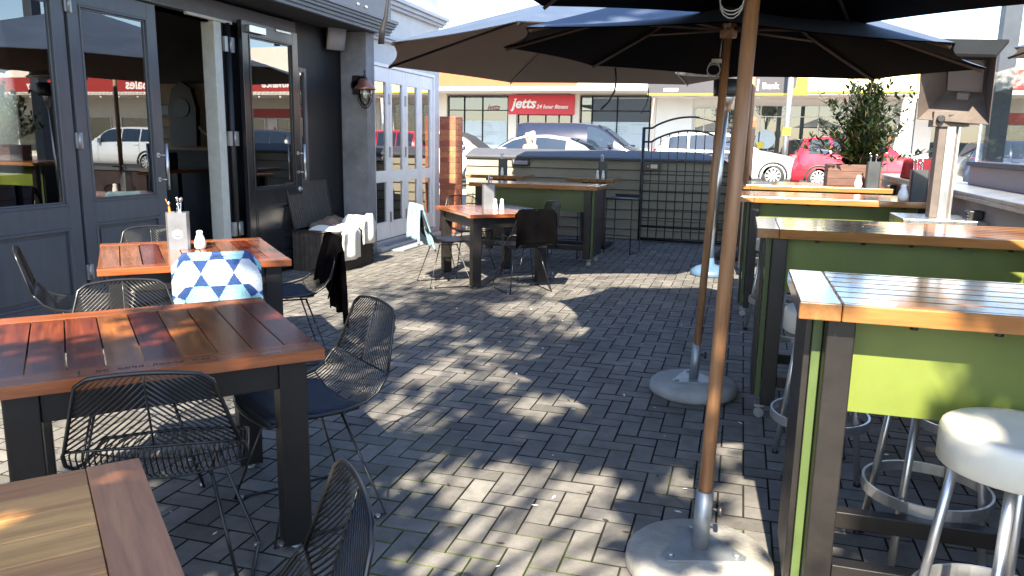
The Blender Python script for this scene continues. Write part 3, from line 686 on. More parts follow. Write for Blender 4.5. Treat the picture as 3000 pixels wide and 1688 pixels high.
def tall_square(label, x, y, w, d, h):
    t = thing('poseur_table', label, 'bar table', (x,y,0), R(-2), 'square poseur tables by the back fence')
    mb = MB(); n = 6
    for k in range(n): mb.r = random.random(); mb.box(.003+k*w/n,0.0,h-.05,(k+1)*w/n-.001,d,h)
    mb.build('tabletop', 'bar_wood_end', t, bevel=.004)
    mb = MB(); mb.box(w*.28,d*.25,.06,w*.72,d*.75,h-.051); mb.build('pedestal', 'post_dark', t, bevel=.005)
    mb = MB(); mb.box(w*.12,d*.12,.0,w*.88,d*.88,.058); mb.build('base_plate', 'dark_leg', t, bevel=.005)
tall_square('square poseur table in sun against the pale fence', -3.9, 10.85, .86, .62, .98)
tall_square('square poseur table beside the gate with black stool next to it', -2.34, 10.62, .66, .62, .98)

# ------------------------------------------------------------------ wire chairs
def make_chair(label):
    c = thing('wire_chair', label, 'chair', (0,0,0), 0, 'black wire mesh chairs')
    TW, CW = .172, .235
    Tp = lambda s, t: Vector(((TW+(CW-TW)*t)*s, -.305+.065*t+.02*(1-t)*(s*s-1)*.6, .828-.243*t-.018*(1-t)*s*s))    # back panel
    prof = [(-.240,.585),(-.222,.53),(-.19,.478),(-.14,.448),(-.06,.436),(.04,.438),(.14,.446),(.215,.452)]
    wid = [.235,.245,.250,.245,.238,.232,.225,.205]
    bow = [.0,.012,.022,.02,.012,.006,.006,.0]
    def Sp(s, k): return Vector((wid[k]*s, prof[k][0]+(.03*(1-s*s) if k == 7 else 0), prof[k][1]+(bow[k]*.9+.028*(0 < k < 7))*s*s))
    # frame
    mb = MB()
    top = [Tp(s/6, 0) for s in range(-6, 7)]; top[0] += Vector((.02,0,-.0)); top[-1] += Vector((-.02,0,0))
    mb.tube([Tp(-1,1),Tp(-1,.6),Tp(-1,.2),Tp(-1,.08)]+top+[Tp(1,.08),Tp(1,.2),Tp(1,.6),Tp(1,1)], .0062, 6)
    mb.tube([Tp(-1,1),Tp(-.5,1),Tp(0,1),Tp(.5,1),Tp(1,1)], .0045, 6)
    mb.tube([Sp(-1,k) for k in range(8)]+[Sp(s/4,7) for s in range(-3,4)]+[Sp(1,k) for k in range(7,-1,-1)], .0062, 6)
    mb.build('frame', 'black_wire', c)
    # chevron back
    mb = MB(); mb.tube([Tp(0,t/5) for t in range(6)], .0036, 5)
    t0 = -.78
    while t0 < .98:
        for sg in (-1, 1):
            s0 = max(0, -t0/.8); s1 = min(1, (1-t0)/.8)
            if s1-s0 > .04: mb.tube([Tp(sg*(s0+(s1-s0)*q/3), t0+.8*(s0+(s1-s0)*q/3)) for q in range(4)], .0028, 4)
        t0 += .082
    mb.build('backrest', 'black_wire', c)
    # seat wires
    mb = MB(); n = 30
    for i in range(n+1):
        s = -1+2*i/n
        mb.tube([Sp(s,k) for k in range(8)], .0026, 4)
    for k in (3,5): mb.tube([Sp(s/4,k)+Vector((0,0,-.006)) for s in range(-4,5)], .0035, 5)
    mb.build('seat', 'black_wire', c)
    # two sled legs: inverted V rods joined by a floor rod
    for sg in (-1, 1):
        mb = MB(); mb.tube([(sg*.13,.09,.432),(sg*.235,.225,.008),(sg*.235,.20,.007),(sg*.225,-.20,.007),(sg*.225,-.225,.008),(sg*.13,-.09,.43)], .0062, 6)
        mb.tube([(sg*.13,.10,.43),(sg*.13,-.10,.428)], .006, 6)
        lg = mb.build('leg', 'black_wire', c)
        for y in (.2,-.19): mb = MB(); mb.lathe([(.011,0),(.011,.014)], (sg*.231,y,.0), 8); mb.build('glide', 'steel_dull', lg)
    return c
chair0 = make_chair('black wire chair with worn rim, back to the camera, pushed under the foreground table')
def pad():
    mb = MB(); N = 8
    rows = []
    for i in range(N+1):
        y = -.13+.33*i/N; hw = .205-.02*(i/N); 
        rows.append([(hw*(j/4), y, .452+.012*(j/4)**2+.003*math.sin(i*2.1+j)) for j in range(-4,5)])
    mb.grid(rows); return mb
def chair(x, y, heading, label, cushion=False):
    o = dup(chair0, (x,y,0), R(heading-90), label)
    if cushion: pad().build('seat_pad', 'navy_pad', o, solid=.02)
    return o
chair0.location = (-1.70,1.93,0); chair0.rotation_euler = (0,0,R(121-90))
chair(-1.58,2.54,233,'black wire chair with navy seat pad at the right end of the foreground table',True)
chair(-.90,1.03,219,'black wire chair cut off at the bottom edge, beside the lighter brown table')
c4 = chair(-2.92,3.77,130,'black wire chair under the geometric blanket, between two tables')
chair(-2.42,2.55,315,'black wire chair on the far side of the foreground table, facing the camera')
chair(-3.74,3.60,46,'black wire chair seen edge-on at the far left by the grey panels')
c7 = chair(-2.84,4.40,222,'black wire chair carrying the black fringed throw, beside the doorway table',True)
chair(-3.83,4.33,315,'black wire chair behind the cutlery tin, only its back top showing')
c9 = chair(-2.89,7.36,40,'black wire chair carrying the pale blue towel',True)
c10 = chair(-2.05,7.36,130,'black wire chair carrying the plain black throw, nearest the middle table',True)
chair(-3.0,8.45,310,'black wire chair at the far left side of the middle table, against the white boards')
chair(-2.2,8.12,220,'black wire chair at the far right of the middle table, against the green panel')

# ------------------------------------------------------------------ cloths on the chairs
def drape(w, fl, bl, seed, fold=.012, lean=.30, n=22, m=30, flare=.02, wave=5, offx=0, hem=0):
    """rows of points over a chair-back top rail (local chair space): front flap fl, back flap bl"""
    rnd = random.Random(seed); ph = [rnd.uniform(0,6) for _ in range(6)]
    rows = []; tot = fl+bl
    for i in range(m+1):
        s = i/m*tot; row = []
        for j in range(n+1):
            a = j/n*2-1
            x = offx+a*w/2*(1+flare*abs(s-fl)/tot*2)
            wv = fold*(math.sin(a*wave+ph[0])+.5*math.sin(a*wave*2.1+ph[1]))
            e = rnd.uniform(-.0015,.0015)
            dist = abs(s-fl)
            dr = max(0, abs(a*w/2+offx)-.165); dz = -dr*1.1
            if s < fl:  q = fl-s; y = -.30+lean*q+.012+wv*min(1,q*5); z = .84-q*.955+dz
            else:       q = s-fl; y = -.318-.05*min(q,.1)-wv*min(1,q*5)-.02*q; z = .84-q*.985+dz
            if dist < .03: z += .006*(1-dist/.03)
            z += hem*math.sin(a*9+ph[2])*(i in (0, m))
            row.append((x, y+e, z+e))
        rows.append(row)
    return rows
def on_chair(o, chairobj): o.location = chairobj.location; o.rotation_euler = chairobj.rotation_euler
mb = MB(); rows = drape(.46,.22,.36,3,.010,n=24,m=36)
# trihexagonal print: small triangles between hexagons, set per face from the flat cloth coordinates
def tri_color(u, v):
    d = .145; t = [u*math.cos(R(a))/d+v*math.sin(R(a))/d+o for a, o in ((90,.25),(210,.0),(330,.25))]
    f = sum(q-math.floor(q) for q in t)
    if not 1 < f < 2: return 0
    return 2 if math.floor(t[0]) % 2 else 1
def cloth_pattern(mb, rows, fn, fl, tot, w):
    m, n = len(rows)-1, len(rows[0])-1; V = [[mb.v(p) for p in r] for r in rows]
    for i in range(m):
        for j in range(n):
            mb.mi = fn((j+.5)/n*w, (i+.5)/m*tot); mb.f([V[i][j],V[i][j+1],V[i+1][j+1],V[i+1][j]], True)
rows = drape(.46,.22,.36,3,.006,n=120,m=140)
cloth_pattern(mb, rows, tri_color, .22, .58, .46)
o = mb.build('patterned_blanket', ['pat_navy','pat_white','pat_aqua'], solid=.006); on_chair(o, c4); tag(o, 'blanket with blue, white and aqua triangle pattern draped over a chair back', 'blanket')
mb = MB(); mb.grid(drape(.44,.34,.54,5,.012,lean=.22,flare=.05,wave=7,hem=.012,offx=-.02,n=30)); o = mb.build('black_throw', 'black_throw', solid=.008); on_chair(o, c7)
tag(o, 'long black fringed throw hanging over the chair by the doorway table', 'throw')
mb = MB(); mb.grid(drape(.36,.44,.36,8,.014,lean=.26,flare=.10,wave=6,hem=.01,offx=.02)); o = mb.build('blue_towel', 'blue_towel', solid=.02); on_chair(o, c9)
tag(o, 'fluffy pale blue towel hung over a chair back, near the bifold doors', 'towel')
mb = MB(); mb.grid(drape(.42,.16,.34,11,.004,flare=.03)); o = mb.build('black_blanket', 'black_throw', solid=.008); on_chair(o, c10)
tag(o, 'plain black blanket covering the chair back nearest the middle table', 'blanket')

# ------------------------------------------------------------------ stools
def round_stool(label, x, y, rz=0, h=.76, cream=True):
    s = thing('round_stool', label, 'stool', (x,y,0), R(rz), 'aluminium bar stools with round seats')
    mb = MB(); mb.lathe([(.0,h-.006),(.10,h-.008),(.15,h-.003),(.176,h-.002),(.186,h-.008),(.19,h-.02),(.19,h-.10),(.184,h-.104),(.18,h-.06),(.0,h-.05)], (0,0,0), 40); mb.build('seat', 'seat_cream' if cream else 'alu', s)
    for a in (45,135,225,315):
        c_, s_ = math.cos(R(a)), math.sin(R(a)); mb = MB(); mb.tube([(.135*c_,.135*s_,h-.06),(.215*c_,.215*s_,.012)], .0135, 12); lg = mb.build('leg', 'alu', s)
        mb = MB(); mb.lathe([(.016,0),(.016,.02)], (.217*c_,.217*s_,0), 10); mb.build('foot', 'black_plastic', lg)
    mb = MB(); r = .205; z = .26
    prof = [(r,z-.02),(r+.009,z-.02),(r+.009,z+.02),(r,z+.02)]
    mb.lathe(prof+[prof[0]], (0,0,0), 40, cap=False, smooth=False); mb.build('foot_ring', 'alu', s)
    return s
S1 = round_stool('round white-seated aluminium stool in the lower right corner', .735, 2.14, 22, .775)
S2 = round_stool('aluminium stool tucked under the nearest bar table, its foot ring in sun', .72, 2.92, 10)
dup(S2, (1.30,2.5,0), R(30), 'aluminium stool at the right frame edge, only leg and ring showing')
dup(S2, (.42,3.62,0), R(5), 'aluminium stool between the two nearest bar tables, splayed leg by the green edge')
dup(S2, (1.05,3.75,0), R(15), 'aluminium stool behind the nearest bar table near the side fence')
dup(S2, (.40,5.25,0), R(12), 'aluminium stool behind the second bar table')
dup(S2, (.34,6.35,0), R(40), 'aluminium stool in front of the third bar table')
def wire_stool(label, x, y, rz):
    s = thing('square_stool', label, 'stool', (x,y,0), R(rz), 'black sled stools')
    mb = MB(); mb.box(-.19,-.17,.735,.19,.17,.75); mb.box(-.19,.155,.7502,.19,.17,.79); mb.build('seat', 'car_trim', s, bevel=.004)
    for sg in (-1, 1):
        mb = MB(); mb.tube([(sg*.18,.15,.735),(sg*.19,.17,.006),(sg*.19,-.17,.006),(sg*.18,-.15,.735)], .008, 6); mb.build('leg', 'black_wire', s)
    mb = MB(); mb.tube([(-.185,-.165,.25),(.185,-.165,.25)], .007, 6); mb.build('foot_rail', 'black_wire', s)
wire_stool('black square-seated sled stool right of the gate-side poseur table', -1.50, 10.45, -14)
wire_stool('black sled stool half hidden behind the shaded green bar table', -2.15, 9.75, 5)

# ------------------------------------------------------------------ table-top things
def tin(label, x, y, z, rz, dark=False, logo=True, s=1.0, orange=False, hgt=.2):
    t = thing('cutlery_holder', label, 'cutlery holder', (x,y,z), R(rz), 'metal cutlery holders'); w, d, h = .056*s, .042*s, hgt*s
    mb = MB(); c = .012
    base = [(-w+c,-d),(w-c,-d),(w,-d+c),(w,d-c),(w-c,d),(-w+c,d),(-w,d-c),(-w,-d+c)]; th = .003
    A = [mb.v((p[0],p[1],0)) for p in base]; B = [mb.v((p[0],p[1],h)) for p in base]; Cc = [mb.v((p[0]*.94,p[1]*.93,h)) for p in base]; Dd = [mb.v((p[0]*.94,p[1]*.93,.01)) for p in base]
    mb.f(A[::-1]); mb.f(Dd)
    for k in range(8):
        q = (k+1) % 8; mb.f([A[k],A[q],B[q],B[k]]); mb.f([B[k],B[q],Cc[q],Cc[k]]); mb.f([Cc[k],Cc[q],Dd[q],Dd[k]])
    mb.build('tin', 'tin_dark' if dark else 'tin', t)
    if logo:
        mb = MB(); y0 = -d-.0012
        for r0 in (.032,.027): mb.tube([(r0*math.cos(R(a)),y0,h*.42+r0*.86*math.sin(R(a))) for a in list(range(20,161,14))], .0012, 4); mb.tube([(r0*math.cos(R(a)),y0,h*.42+r0*.86*math.sin(R(a))) for a in list(range(200,341,14))], .0012, 4)
        for k in range(7): mb.box(-.031+k*.009,y0-.001,h*.42-.007,-.0245+k*.009,y0,h*.42+.008)
        mb.prism([(-.014,h*.42+.012),(0,h*.42+.022),(.014,h*.42+.012)], y0-.001, y0, 'xz'); mb.build('logo', 'logo_grey', t)
    rnd = random.Random(label)
    mb = MB()
    for k in range(5):
        a = rnd.uniform(-.5,.5); bx_, by = rnd.uniform(-.03,.03)*s, rnd.uniform(-.02,.02)*s; tp = h+rnd.uniform(.03,.075)
        mb.tube([(bx_,by,.02),(bx_+a*.06,by,tp)], .0032, 5); mb.T = Matrix.Translation((bx_+a*.066,by,tp+.012)); mb.lathe([(.001,-.018),(.008,-.006),(.009,.006),(.003,.017)], (0,0,0), 8); mb.T = None
    mb.build('cutlery', 'cutlery', t)
    if orange:
        mb = MB(); mb.tube([(-.03,-.01,.05),(-.045,-.012,h+.035)], .006, 8); mb.tube([(-.045,-.012,h+.035),(-.062,-.016,h+.085)], .0018, 5); mb.build('lighter', 'orange_plastic', t)
    return t
def shaker(label, x, y, z, s=1, jug=False, group='salt and pepper shakers'):
    t = thing('shaker', label, 'shaker', (x,y,z), 0, group)
    mb = MB()
    if jug: mb.lathe([(.024*s,0),(.031*s,.012*s),(.033*s,.035*s),(.024*s,.065*s),(.016*s,.085*s),(.018*s,.10*s),(.010*s,.106*s),(0.0,.107*s)], (0,0,0), 20)
    else: mb.lathe([(.022*s,0),(.023*s,.01*s),(.019*s,.05*s),(.014*s,.075*s),(.017*s,.085*s),(.012*s,.098*s),(0.0,.1*s)], (0,0,0), 18)
    mb.build('body', 'ceramic', t)
    mb = MB(); mb.lathe([(.006*s,.1065*s),(.006*s,.1085*s)], (0,0,0), 8); mb.build('holes', 'tin_dark', t)
    return t
tin('grey metal cutlery tin with round emblem and orange lighter, on the doorway table', -3.40,4.06,.76,34, orange=True, s=1.18)
shaker('white ceramic shaker beside the emblem cutlery tin', -3.29,4.12,.76,1.12,True)
tin('grey metal cutlery tin on the middle table', -2.56,7.80,.76,25,logo=False,s=1.18,hgt=.22)
shaker('left white shaker of the pair on the middle table', -2.46,7.73,.76,1.15); shaker('right white shaker of the pair on the middle table', -2.40,7.77,.76,1.15)
tin('cutlery holder on the sunlit poseur table by the pale fence', -3.42,11.1,.98,10,True,False,1.15)
shaker('white shaker beside the holder on the sunlit poseur table', -3.40,11.0,.98,1.1)
tin('cutlery holder on the poseur table beside the gate', -1.90,11.05,.98,10,True,False,1.15)
shaker('left white shaker on the poseur table beside the gate', -1.96,10.94,.98,1.1); shaker('right white shaker on the poseur table beside the gate', -1.88,10.94,.98,1.1)
tin('black cutlery holder on the third bar table, against the square heater post', 1.38,6.93,1.05,0,True,False,1.15,hgt=.22)
shaker('white bulbous shaker on the third bar table', 1.27,6.90,1.05,1.25,True)
tin('black cutlery holder on the farthest bar table beside the planter', 1.34,8.98,1.05,0,True,False,1.2,hgt=.23)
shaker('white bulbous shaker on the farthest bar table below the planter', 1.20,8.93,1.05,1.25,True)

# ------------------------------------------------------------------ planter with shrub
def leaf(mb, p, d, up, L, W):
    d = d.normalized(); s = d.cross(up)
    if s.length < 1e-3: s = Vector((1,0,0))
    s.normalize(); n = s.cross(d)
    a = p; t = p+d*L; m = p+d*L*.45-n*L*.06
    l, r = m+s*W+n*L*.05, m-s*W+n*L*.05
    A, B, T_, Lv, Rv = mb.v(a), mb.v(m), mb.v(t), mb.v(l), mb.v(r)
    mb.f([A,Lv,T_,B], True); mb.f([A,B,T_,Rv], True)
def planter():
    p = thing('planter_box', 'dark timber planter box at the end of the farthest bar table', 'planter', (.92,9.25,1.05))
    mb = MB()
    for k in range(3):
        z0, z1 = k*.078+.002, (k+1)*.078
        mb.r = random.random(); mb.box(0,0,z0,.56,.03,z1); mb.r = random.random(); mb.box(0,.36,z0,.56,.39,z1); mb.r = random.random(); mb.box(-.004,.0305,z0,.026,.3595,z1); mb.box(.534,.0305,z0,.564,.3595,z1)
    mb.build('boards', 'planter_wood', p, bevel=.004)
    mb = MB(); mb.box(.027,.031,.0,.533,.359,.2); mb.build('soil', 'soil', p)
    s = thing('shrub', 'bushy dark green laurel-leaved shrub growing in the timber planter', 'plant', (1.29,9.42,1.25))
    rnd = random.Random(4); mb = MB(); lf = MB(); lb = MB(); tips = []
    for k in range(78):
        a = rnd.uniform(0,6.28); h = rnd.uniform(.22,1.0); sp = rnd.uniform(.1,.85)*(1.12-h*.6)
        b0 = Vector((rnd.uniform(-.15,.15),rnd.uniform(-.08,.08),0)); pts = [b0]
        for q in range(1,7): t = q/6; pts.append(b0+Vector((math.cos(a)*sp*t**1.3+rnd.uniform(-.015,.015), math.sin(a)*sp*.8*t**1.3+rnd.uniform(-.015,.015), h*t)))
        mb.tube(pts, .006, 5, r2=.002)
        for q in range(1,7):
            P = pts[q]
            for c in range(rnd.randint(7,11)):
                P2 = pts[q-1].lerp(P, rnd.random()); an = rnd.uniform(0,6.28); d = Vector((math.cos(an),math.sin(an),rnd.uniform(-.1,1.1)))
                L = rnd.uniform(.075,.135); tgt = lb if (rnd.random() < .16 and k % 4 == 0) else lf; tgt.r = rnd.random()
                leaf(tgt, P2, d, Vector((0,0,1)), L, L*.17)
        for c in range(4): lf.r = rnd.random(); leaf(lf, pts[-1], Vector((rnd.uniform(-.4,.4),rnd.uniform(-.4,.4),1)), Vector((1,.2,0)), .09, .014)
    mb.build('stems', 'bark', s); lf.build('foliage', 'leaf_dark', s, fixn=False); lb.build('bronze_foliage', 'leaf_bronze', s, fixn=False)
planter()

# ------------------------------------------------------------------ wicker chest with towels
def chest():
    c = thing('wicker_chest', 'open dark wicker chest against the wall beside the open door', 'chest', (0,0,0))
    x0, x1, y0, y1, h = -4.76, -4.20, 7.5, 8.36, .45
    mb = MB(); 
    def wv(ax, bx_, ay, by, nx, ny):
        n = int(math.hypot(bx_-ax, by-ay)/.022)
        for k in range(n):
            t0, t1 = k/n, (k+.86)/n; mb.r = random.random()
            X0, Y0_, X1, Y1_ = ax+(bx_-ax)*t0, ay+(by-ay)*t0, ax+(bx_-ax)*t1, ay+(by-ay)*t1
            rows = []
            for i in range(16):
                z = h*i/15; o = .006*(1 if (i+k) % 2 else -1); rows.append([(X0+nx*o,Y0_+ny*o,z),((X0+X1)/2+nx*(o+.004),(Y0_+Y1_)/2+ny*(o+.004),z),(X1+nx*o,Y1_+ny*o,z)])
            mb.grid(rows)
    wv(x0,x1,y0,y0,0,-1); wv(x1,x1,y0,y1,1,0); wv(x0,x1,y1,y1,0,1)
    mb.box(x0+.01,y0+.012,.0,x1-.012,y1-.012,h-.06)
    mb.r = .4; mb.tube([(x0,y0,h),(x1,y0,h),(x1,y1,h),(x0,y1,h)], .016, 8)
    mb.build('basket', 'wicker', c, fixn=False)
    mb = MB(); n = 40
    for k in range(n):
        mb.r = random.random(); a0, a1 = y0+(y1-y0)*k/n, y0+(y1-y0)*(k+.9)/n; rows = []
        for i in range(20): t = i/19; o = .004*(1 if (i+k) % 2 else -1); x = x0+.035-.10*t+o; rows.append([(x,a0,h+.02+.50*t),(x,a1,h+.02+.50*t)])
        mb.grid(rows)
    mb.tube([(x0+.035,y0,h+.02),(x0-.065,y0,h+.52),(x0-.065,y1,h+.52),(x0+.035,y1,h+.02)], .013, 8); mb.build('lid', 'wicker', c, fixn=False)
    def puff(name, label, matn, cx, cy, cz, rx, ry, rz_, seed, hang=None):
        rnd = random.Random(seed); ph = [rnd.uniform(0,6) for _ in range(6)]; mb = MB(); rows = []
        for i in range(19):
            row = []
            for j in range(25):
                u, v = i/18*2-1, j/24*2-1
                x, y = cx+u*rx, cy+v*ry; r = max(0, 1-max(abs(u),abs(v))**4)
                z = cz+rz_*r**.5*(.75+.18*math.sin(u*5+ph[0]+v*2)+.14*math.sin(v*7+ph[1])+.1*math.sin(u*9-v*5+ph[2]))
                if hang and x > x1-.01:
                    dx = x-(x1-.01); x = x1+.022+.02*math.sin(v*4+ph[3])*min(1,dx*8)+.015; z = z-dx*1.0
                row.append((x,y,z))
            rows.append(row)
        mb.grid(rows); return tag(mb.build(name, matn, solid=.02), label, 'towel')
    puff('white_towel', 'white towel hanging over the front of the wicker chest', 'white_towel', -4.25,7.78,h-.005,.36,.20,.06,1,True)
    puff('white_towel', 'bunched white towel at the far end of the wicker chest', 'white_towel', -4.24,8.2,h+.0,.22,.17,.15,2,True)
    puff('brown_cloth', 'brown folded cloth lying at the back inside the wicker chest', 'brown_cloth', -4.58,8.05,h-.01,.14,.26,.12,3)
chest()

# ------------------------------------------------------------------ umbrellas
def umbrella(label, base, top_off, Rr, sides, ang0, zrim, ztop, matn, tilt=(0,0), scallop=.06, polem='pole_wood', pr=.0235, valance=0, stand='concrete', base_r=.26, group='market umbrellas', baseobj=True, ribm='rib_wood', hubz=2.08, cs=(0,0)):
    u = thing('market_umbrella', label, 'umbrella', (base[0],base[1],0), 0, group)
    hub = Vector((top_off[0],top_off[1],ztop))
    axis = lambda z: Vector((top_off[0]*z/ztop, top_off[1]*z/ztop, z))
    cor = []
    for k in range(sides):
        a = R(ang0+360*k/sides); x, y = Rr*math.cos(a), Rr*math.sin(a); cor.append(Vector((top_off[0]*.85+cs[0]+x, top_off[1]*.85+cs[1]+y, zrim+tilt[0]*x+tilt[1]*y)))
    mb = MB(); N = 9; Wd = 8
    for k in range(sides):
        A, B = cor[k], cor[(k+1) % sides]; rows = []
        for i in range(N+1):
            t = i/N; row = []
            for j in range(Wd+1):
                s = j/Wd; edge = A.lerp(B, s); c = 4*s*(1-s); edge = edge.lerp(Vector((hub.x,hub.y,edge.z)), scallop*c)
                P = hub.lerp(edge, t); P.z -= .035*c*t*(1-t)*2+.02*math.sin(math.pi*t)
                row.append(P)
            rows.append(row)
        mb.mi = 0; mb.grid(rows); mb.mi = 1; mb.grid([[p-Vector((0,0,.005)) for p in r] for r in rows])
    can = mb.build('canopy', ['canvas_top_skylit',matn], u, fixn=False)
    for k in range(sides):
        mb = MB(); A = hub+Vector((0,0,-.03)); B = cor[k]+Vector((0,0,-.022)); d = (B-A); 
        mid = A.lerp(B,.5); mid.z -= .02*1.0+.01; mb.tube([A.lerp(B,.04), mid, A.lerp(B,.985)], .0105, 4); rb = mb.build('rib', ribm, u)
        S0 = axis(hubz)+Vector((d.x,d.y,0)).normalized()*.045; mb = MB(); mb.tube([S0, A.lerp(B,.52)+Vector((0,0,-.035))], .0095, 4); mb.build('strut', ribm, rb)
    mb = MB(); mb.tube([axis(.09), axis(ztop+.06)], pr, 16); pl = mb.build('pole', polem, u)
    mb = MB(); c = axis(hubz); mb.lathe([(pr+.004,-.05),(.045,-.045),(.048,0),(.036,.03),(pr+.004,.05)], c, 14); mb.build('runner', polem, u); mb = MB(); mb.lathe([(pr+.004,-.03),(.05,-.03),(.05,.03),(.01,.06)], axis(ztop-.02), 14); mb.build('crown_hub', polem, u)
    mb = MB(); cz = axis(hubz-.17); mb.box(cz.x-.075,cz.y-.03,cz.z-.01,cz.x-.02,cz.y+.0,cz.z+.01)
    for q in range(3): mb.tube([(cz.x-.06+.035*math.cos(a),cz.y-.035-.004*q,cz.z-.05+(.05-.01*q)*math.sin(a)) for a in [6.283*i/14 for i in range(14)]], .0026, 5, closed=True)
    mb.tube([cz+Vector((-.03,-.028,.02)), axis(hubz)+Vector((-.03,-.02,.0))], .004, 5); mb.build('cord', 'steel_dull', u)
    if baseobj:
        mb = MB(); mb.lathe([(.0,.0),(base_r*.94,.0),(base_r,.02),(base_r*.985,.055),(base_r*.90,.076),(.0,.09)], (0,0,0), 48); st = mb.build('stand', stand, u)
        mb = MB(); mb.tube([(0,0,.085),axis(.30)], pr+.006, 16); mb.build('sleeve', 'galv', st)
        mb = MB(); mb.prism([(.16*math.cos(R(a)),.16*math.sin(R(a))) for a in (100,112,220,232,340,352)], .0835, .0915)
        for a in (106,226,346): mb.lathe([(.012,.0),(.012,.012)], (.13*math.cos(R(a)),.13*math.sin(R(a)),.091), 8)
        mb.build('bracket', 'galv', st)
        mb = MB(); mb.tube([(pr,0,.24),(pr+.03,-.012,.24)], .006, 6); mb.lathe([(.02,0),(.024,.008),(.02,.016)], (pr+.03,-.012,.24), 8, 'x'); mb.build('knob', 'black_plastic', st)
    return u
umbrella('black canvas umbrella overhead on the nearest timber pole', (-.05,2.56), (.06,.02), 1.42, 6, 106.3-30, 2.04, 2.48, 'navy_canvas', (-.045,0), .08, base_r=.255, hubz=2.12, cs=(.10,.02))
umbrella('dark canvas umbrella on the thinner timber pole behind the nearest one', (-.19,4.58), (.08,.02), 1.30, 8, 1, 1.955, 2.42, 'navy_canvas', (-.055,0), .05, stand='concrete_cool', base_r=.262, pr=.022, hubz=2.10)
def cantilever():
    u = thing('cantilever_umbrella', 'large taupe canvas umbrella reaching towards the white bifold doors', 'umbrella', (.066,10.54,0))
    # corners measured in place (world), origin subtracted
    O = Vector((.066,10.54,0)); K = 1.317; P = [(x*K,y*K,1.535+(z-1.47)*K) for x, y, z in [(-2.30,4.90,2.06),(-3.06,6.45,2.06),(-2.50,8.35,2.06),(-.62,8.75,2.06),(.35,7.6,2.10),(.45,6.0,2.12),(-.35,4.65,2.10),(-1.25,4.3,2.08)]]
    cor = [Vector(p)-O for p in P]; hub = sum(cor, Vector())/len(cor); hub.z = 3.06
    mb = MB()
    for k in range(8):
        A, B = cor[k], cor[(k+1) % 8]; rows = []
        for i in range(9):
            t = i/8; row = []
            for j in range(7):
                s = j/6; c = 4*s*(1-s); e = A.lerp(B,s).lerp(Vector((hub.x,hub.y,A.z)), .03*c); q = hub.lerp(e,t); q.z -= .03*c*t*(1-t)*2; row.append(q)
            rows.append(row)
        mb.mi = 0; mb.grid(rows); mb.mi = 1; mb.grid([[p-Vector((0,0,.006)) for p in r] for r in rows])
    mb.build('canopy', ['canvas_top_skylit','taupe_canvas'], u, fixn=False)
    for k in range(8):
        mb = MB(); A = hub+Vector((0,0,-.03)); B = cor[k]+Vector((0,0,-.02)); mb.tube([A,B], .013, 4); mb.build('rib', 'dark_leg', u)
    mb = MB(); mb.tube([(0,0,.05),(0,0,3.3)], .035, 14); mb.build('mast', 'pole_wood', u)
    mb = MB(); mb.tube([(0,0,3.25),hub+Vector((0,0,.06))], .03, 10); mb.tube([hub+Vector((0,0,.08)),hub+Vector((0,0,-.1))], .04, 10); mb.build('arm', 'dark_leg', u)
    mb = MB(); mb.box(-.3,-.3,0,.3,.3,.05); mb.build('base_plate', 'dark_leg', u)
    for k, (x, y, z, dx) in enumerate(((-1.36,11.43,2.25,-.05),)):
        mb = MB(); mb.tube([(x-O.x,y-O.y,z),(x-O.x+.01,y-O.y,z-.12),(x-O.x-.03,y-O.y,z-.25),(x-O.x-.09,y-O.y,z-.36)], .008, 5); mb.build('tie_cord', 'black_plastic', u)
cantilever()
mb = MB(); mb.tube([(-.88,5.45,1.98),(-.87,5.45,1.9),(-.88,5.45,1.82),(-.92,5.45,1.75),(-.97,5.45,1.70)], .007, 6)
tag(mb.build('tie_strap', 'black_plastic'), 'loose black tie strap dangling from the second umbrella rim', 'strap')
umbrella('distant umbrella with blue-grey top half hidden behind the square heater', (4.35,10.6), (0,0), 1.5, 8, 10, 2.62, 3.2, 'taupe_canvas', (0,0), .05, polem='galv', base_r=.3, ribm='dark_leg', hubz=2.7, group='distant umbrellas')

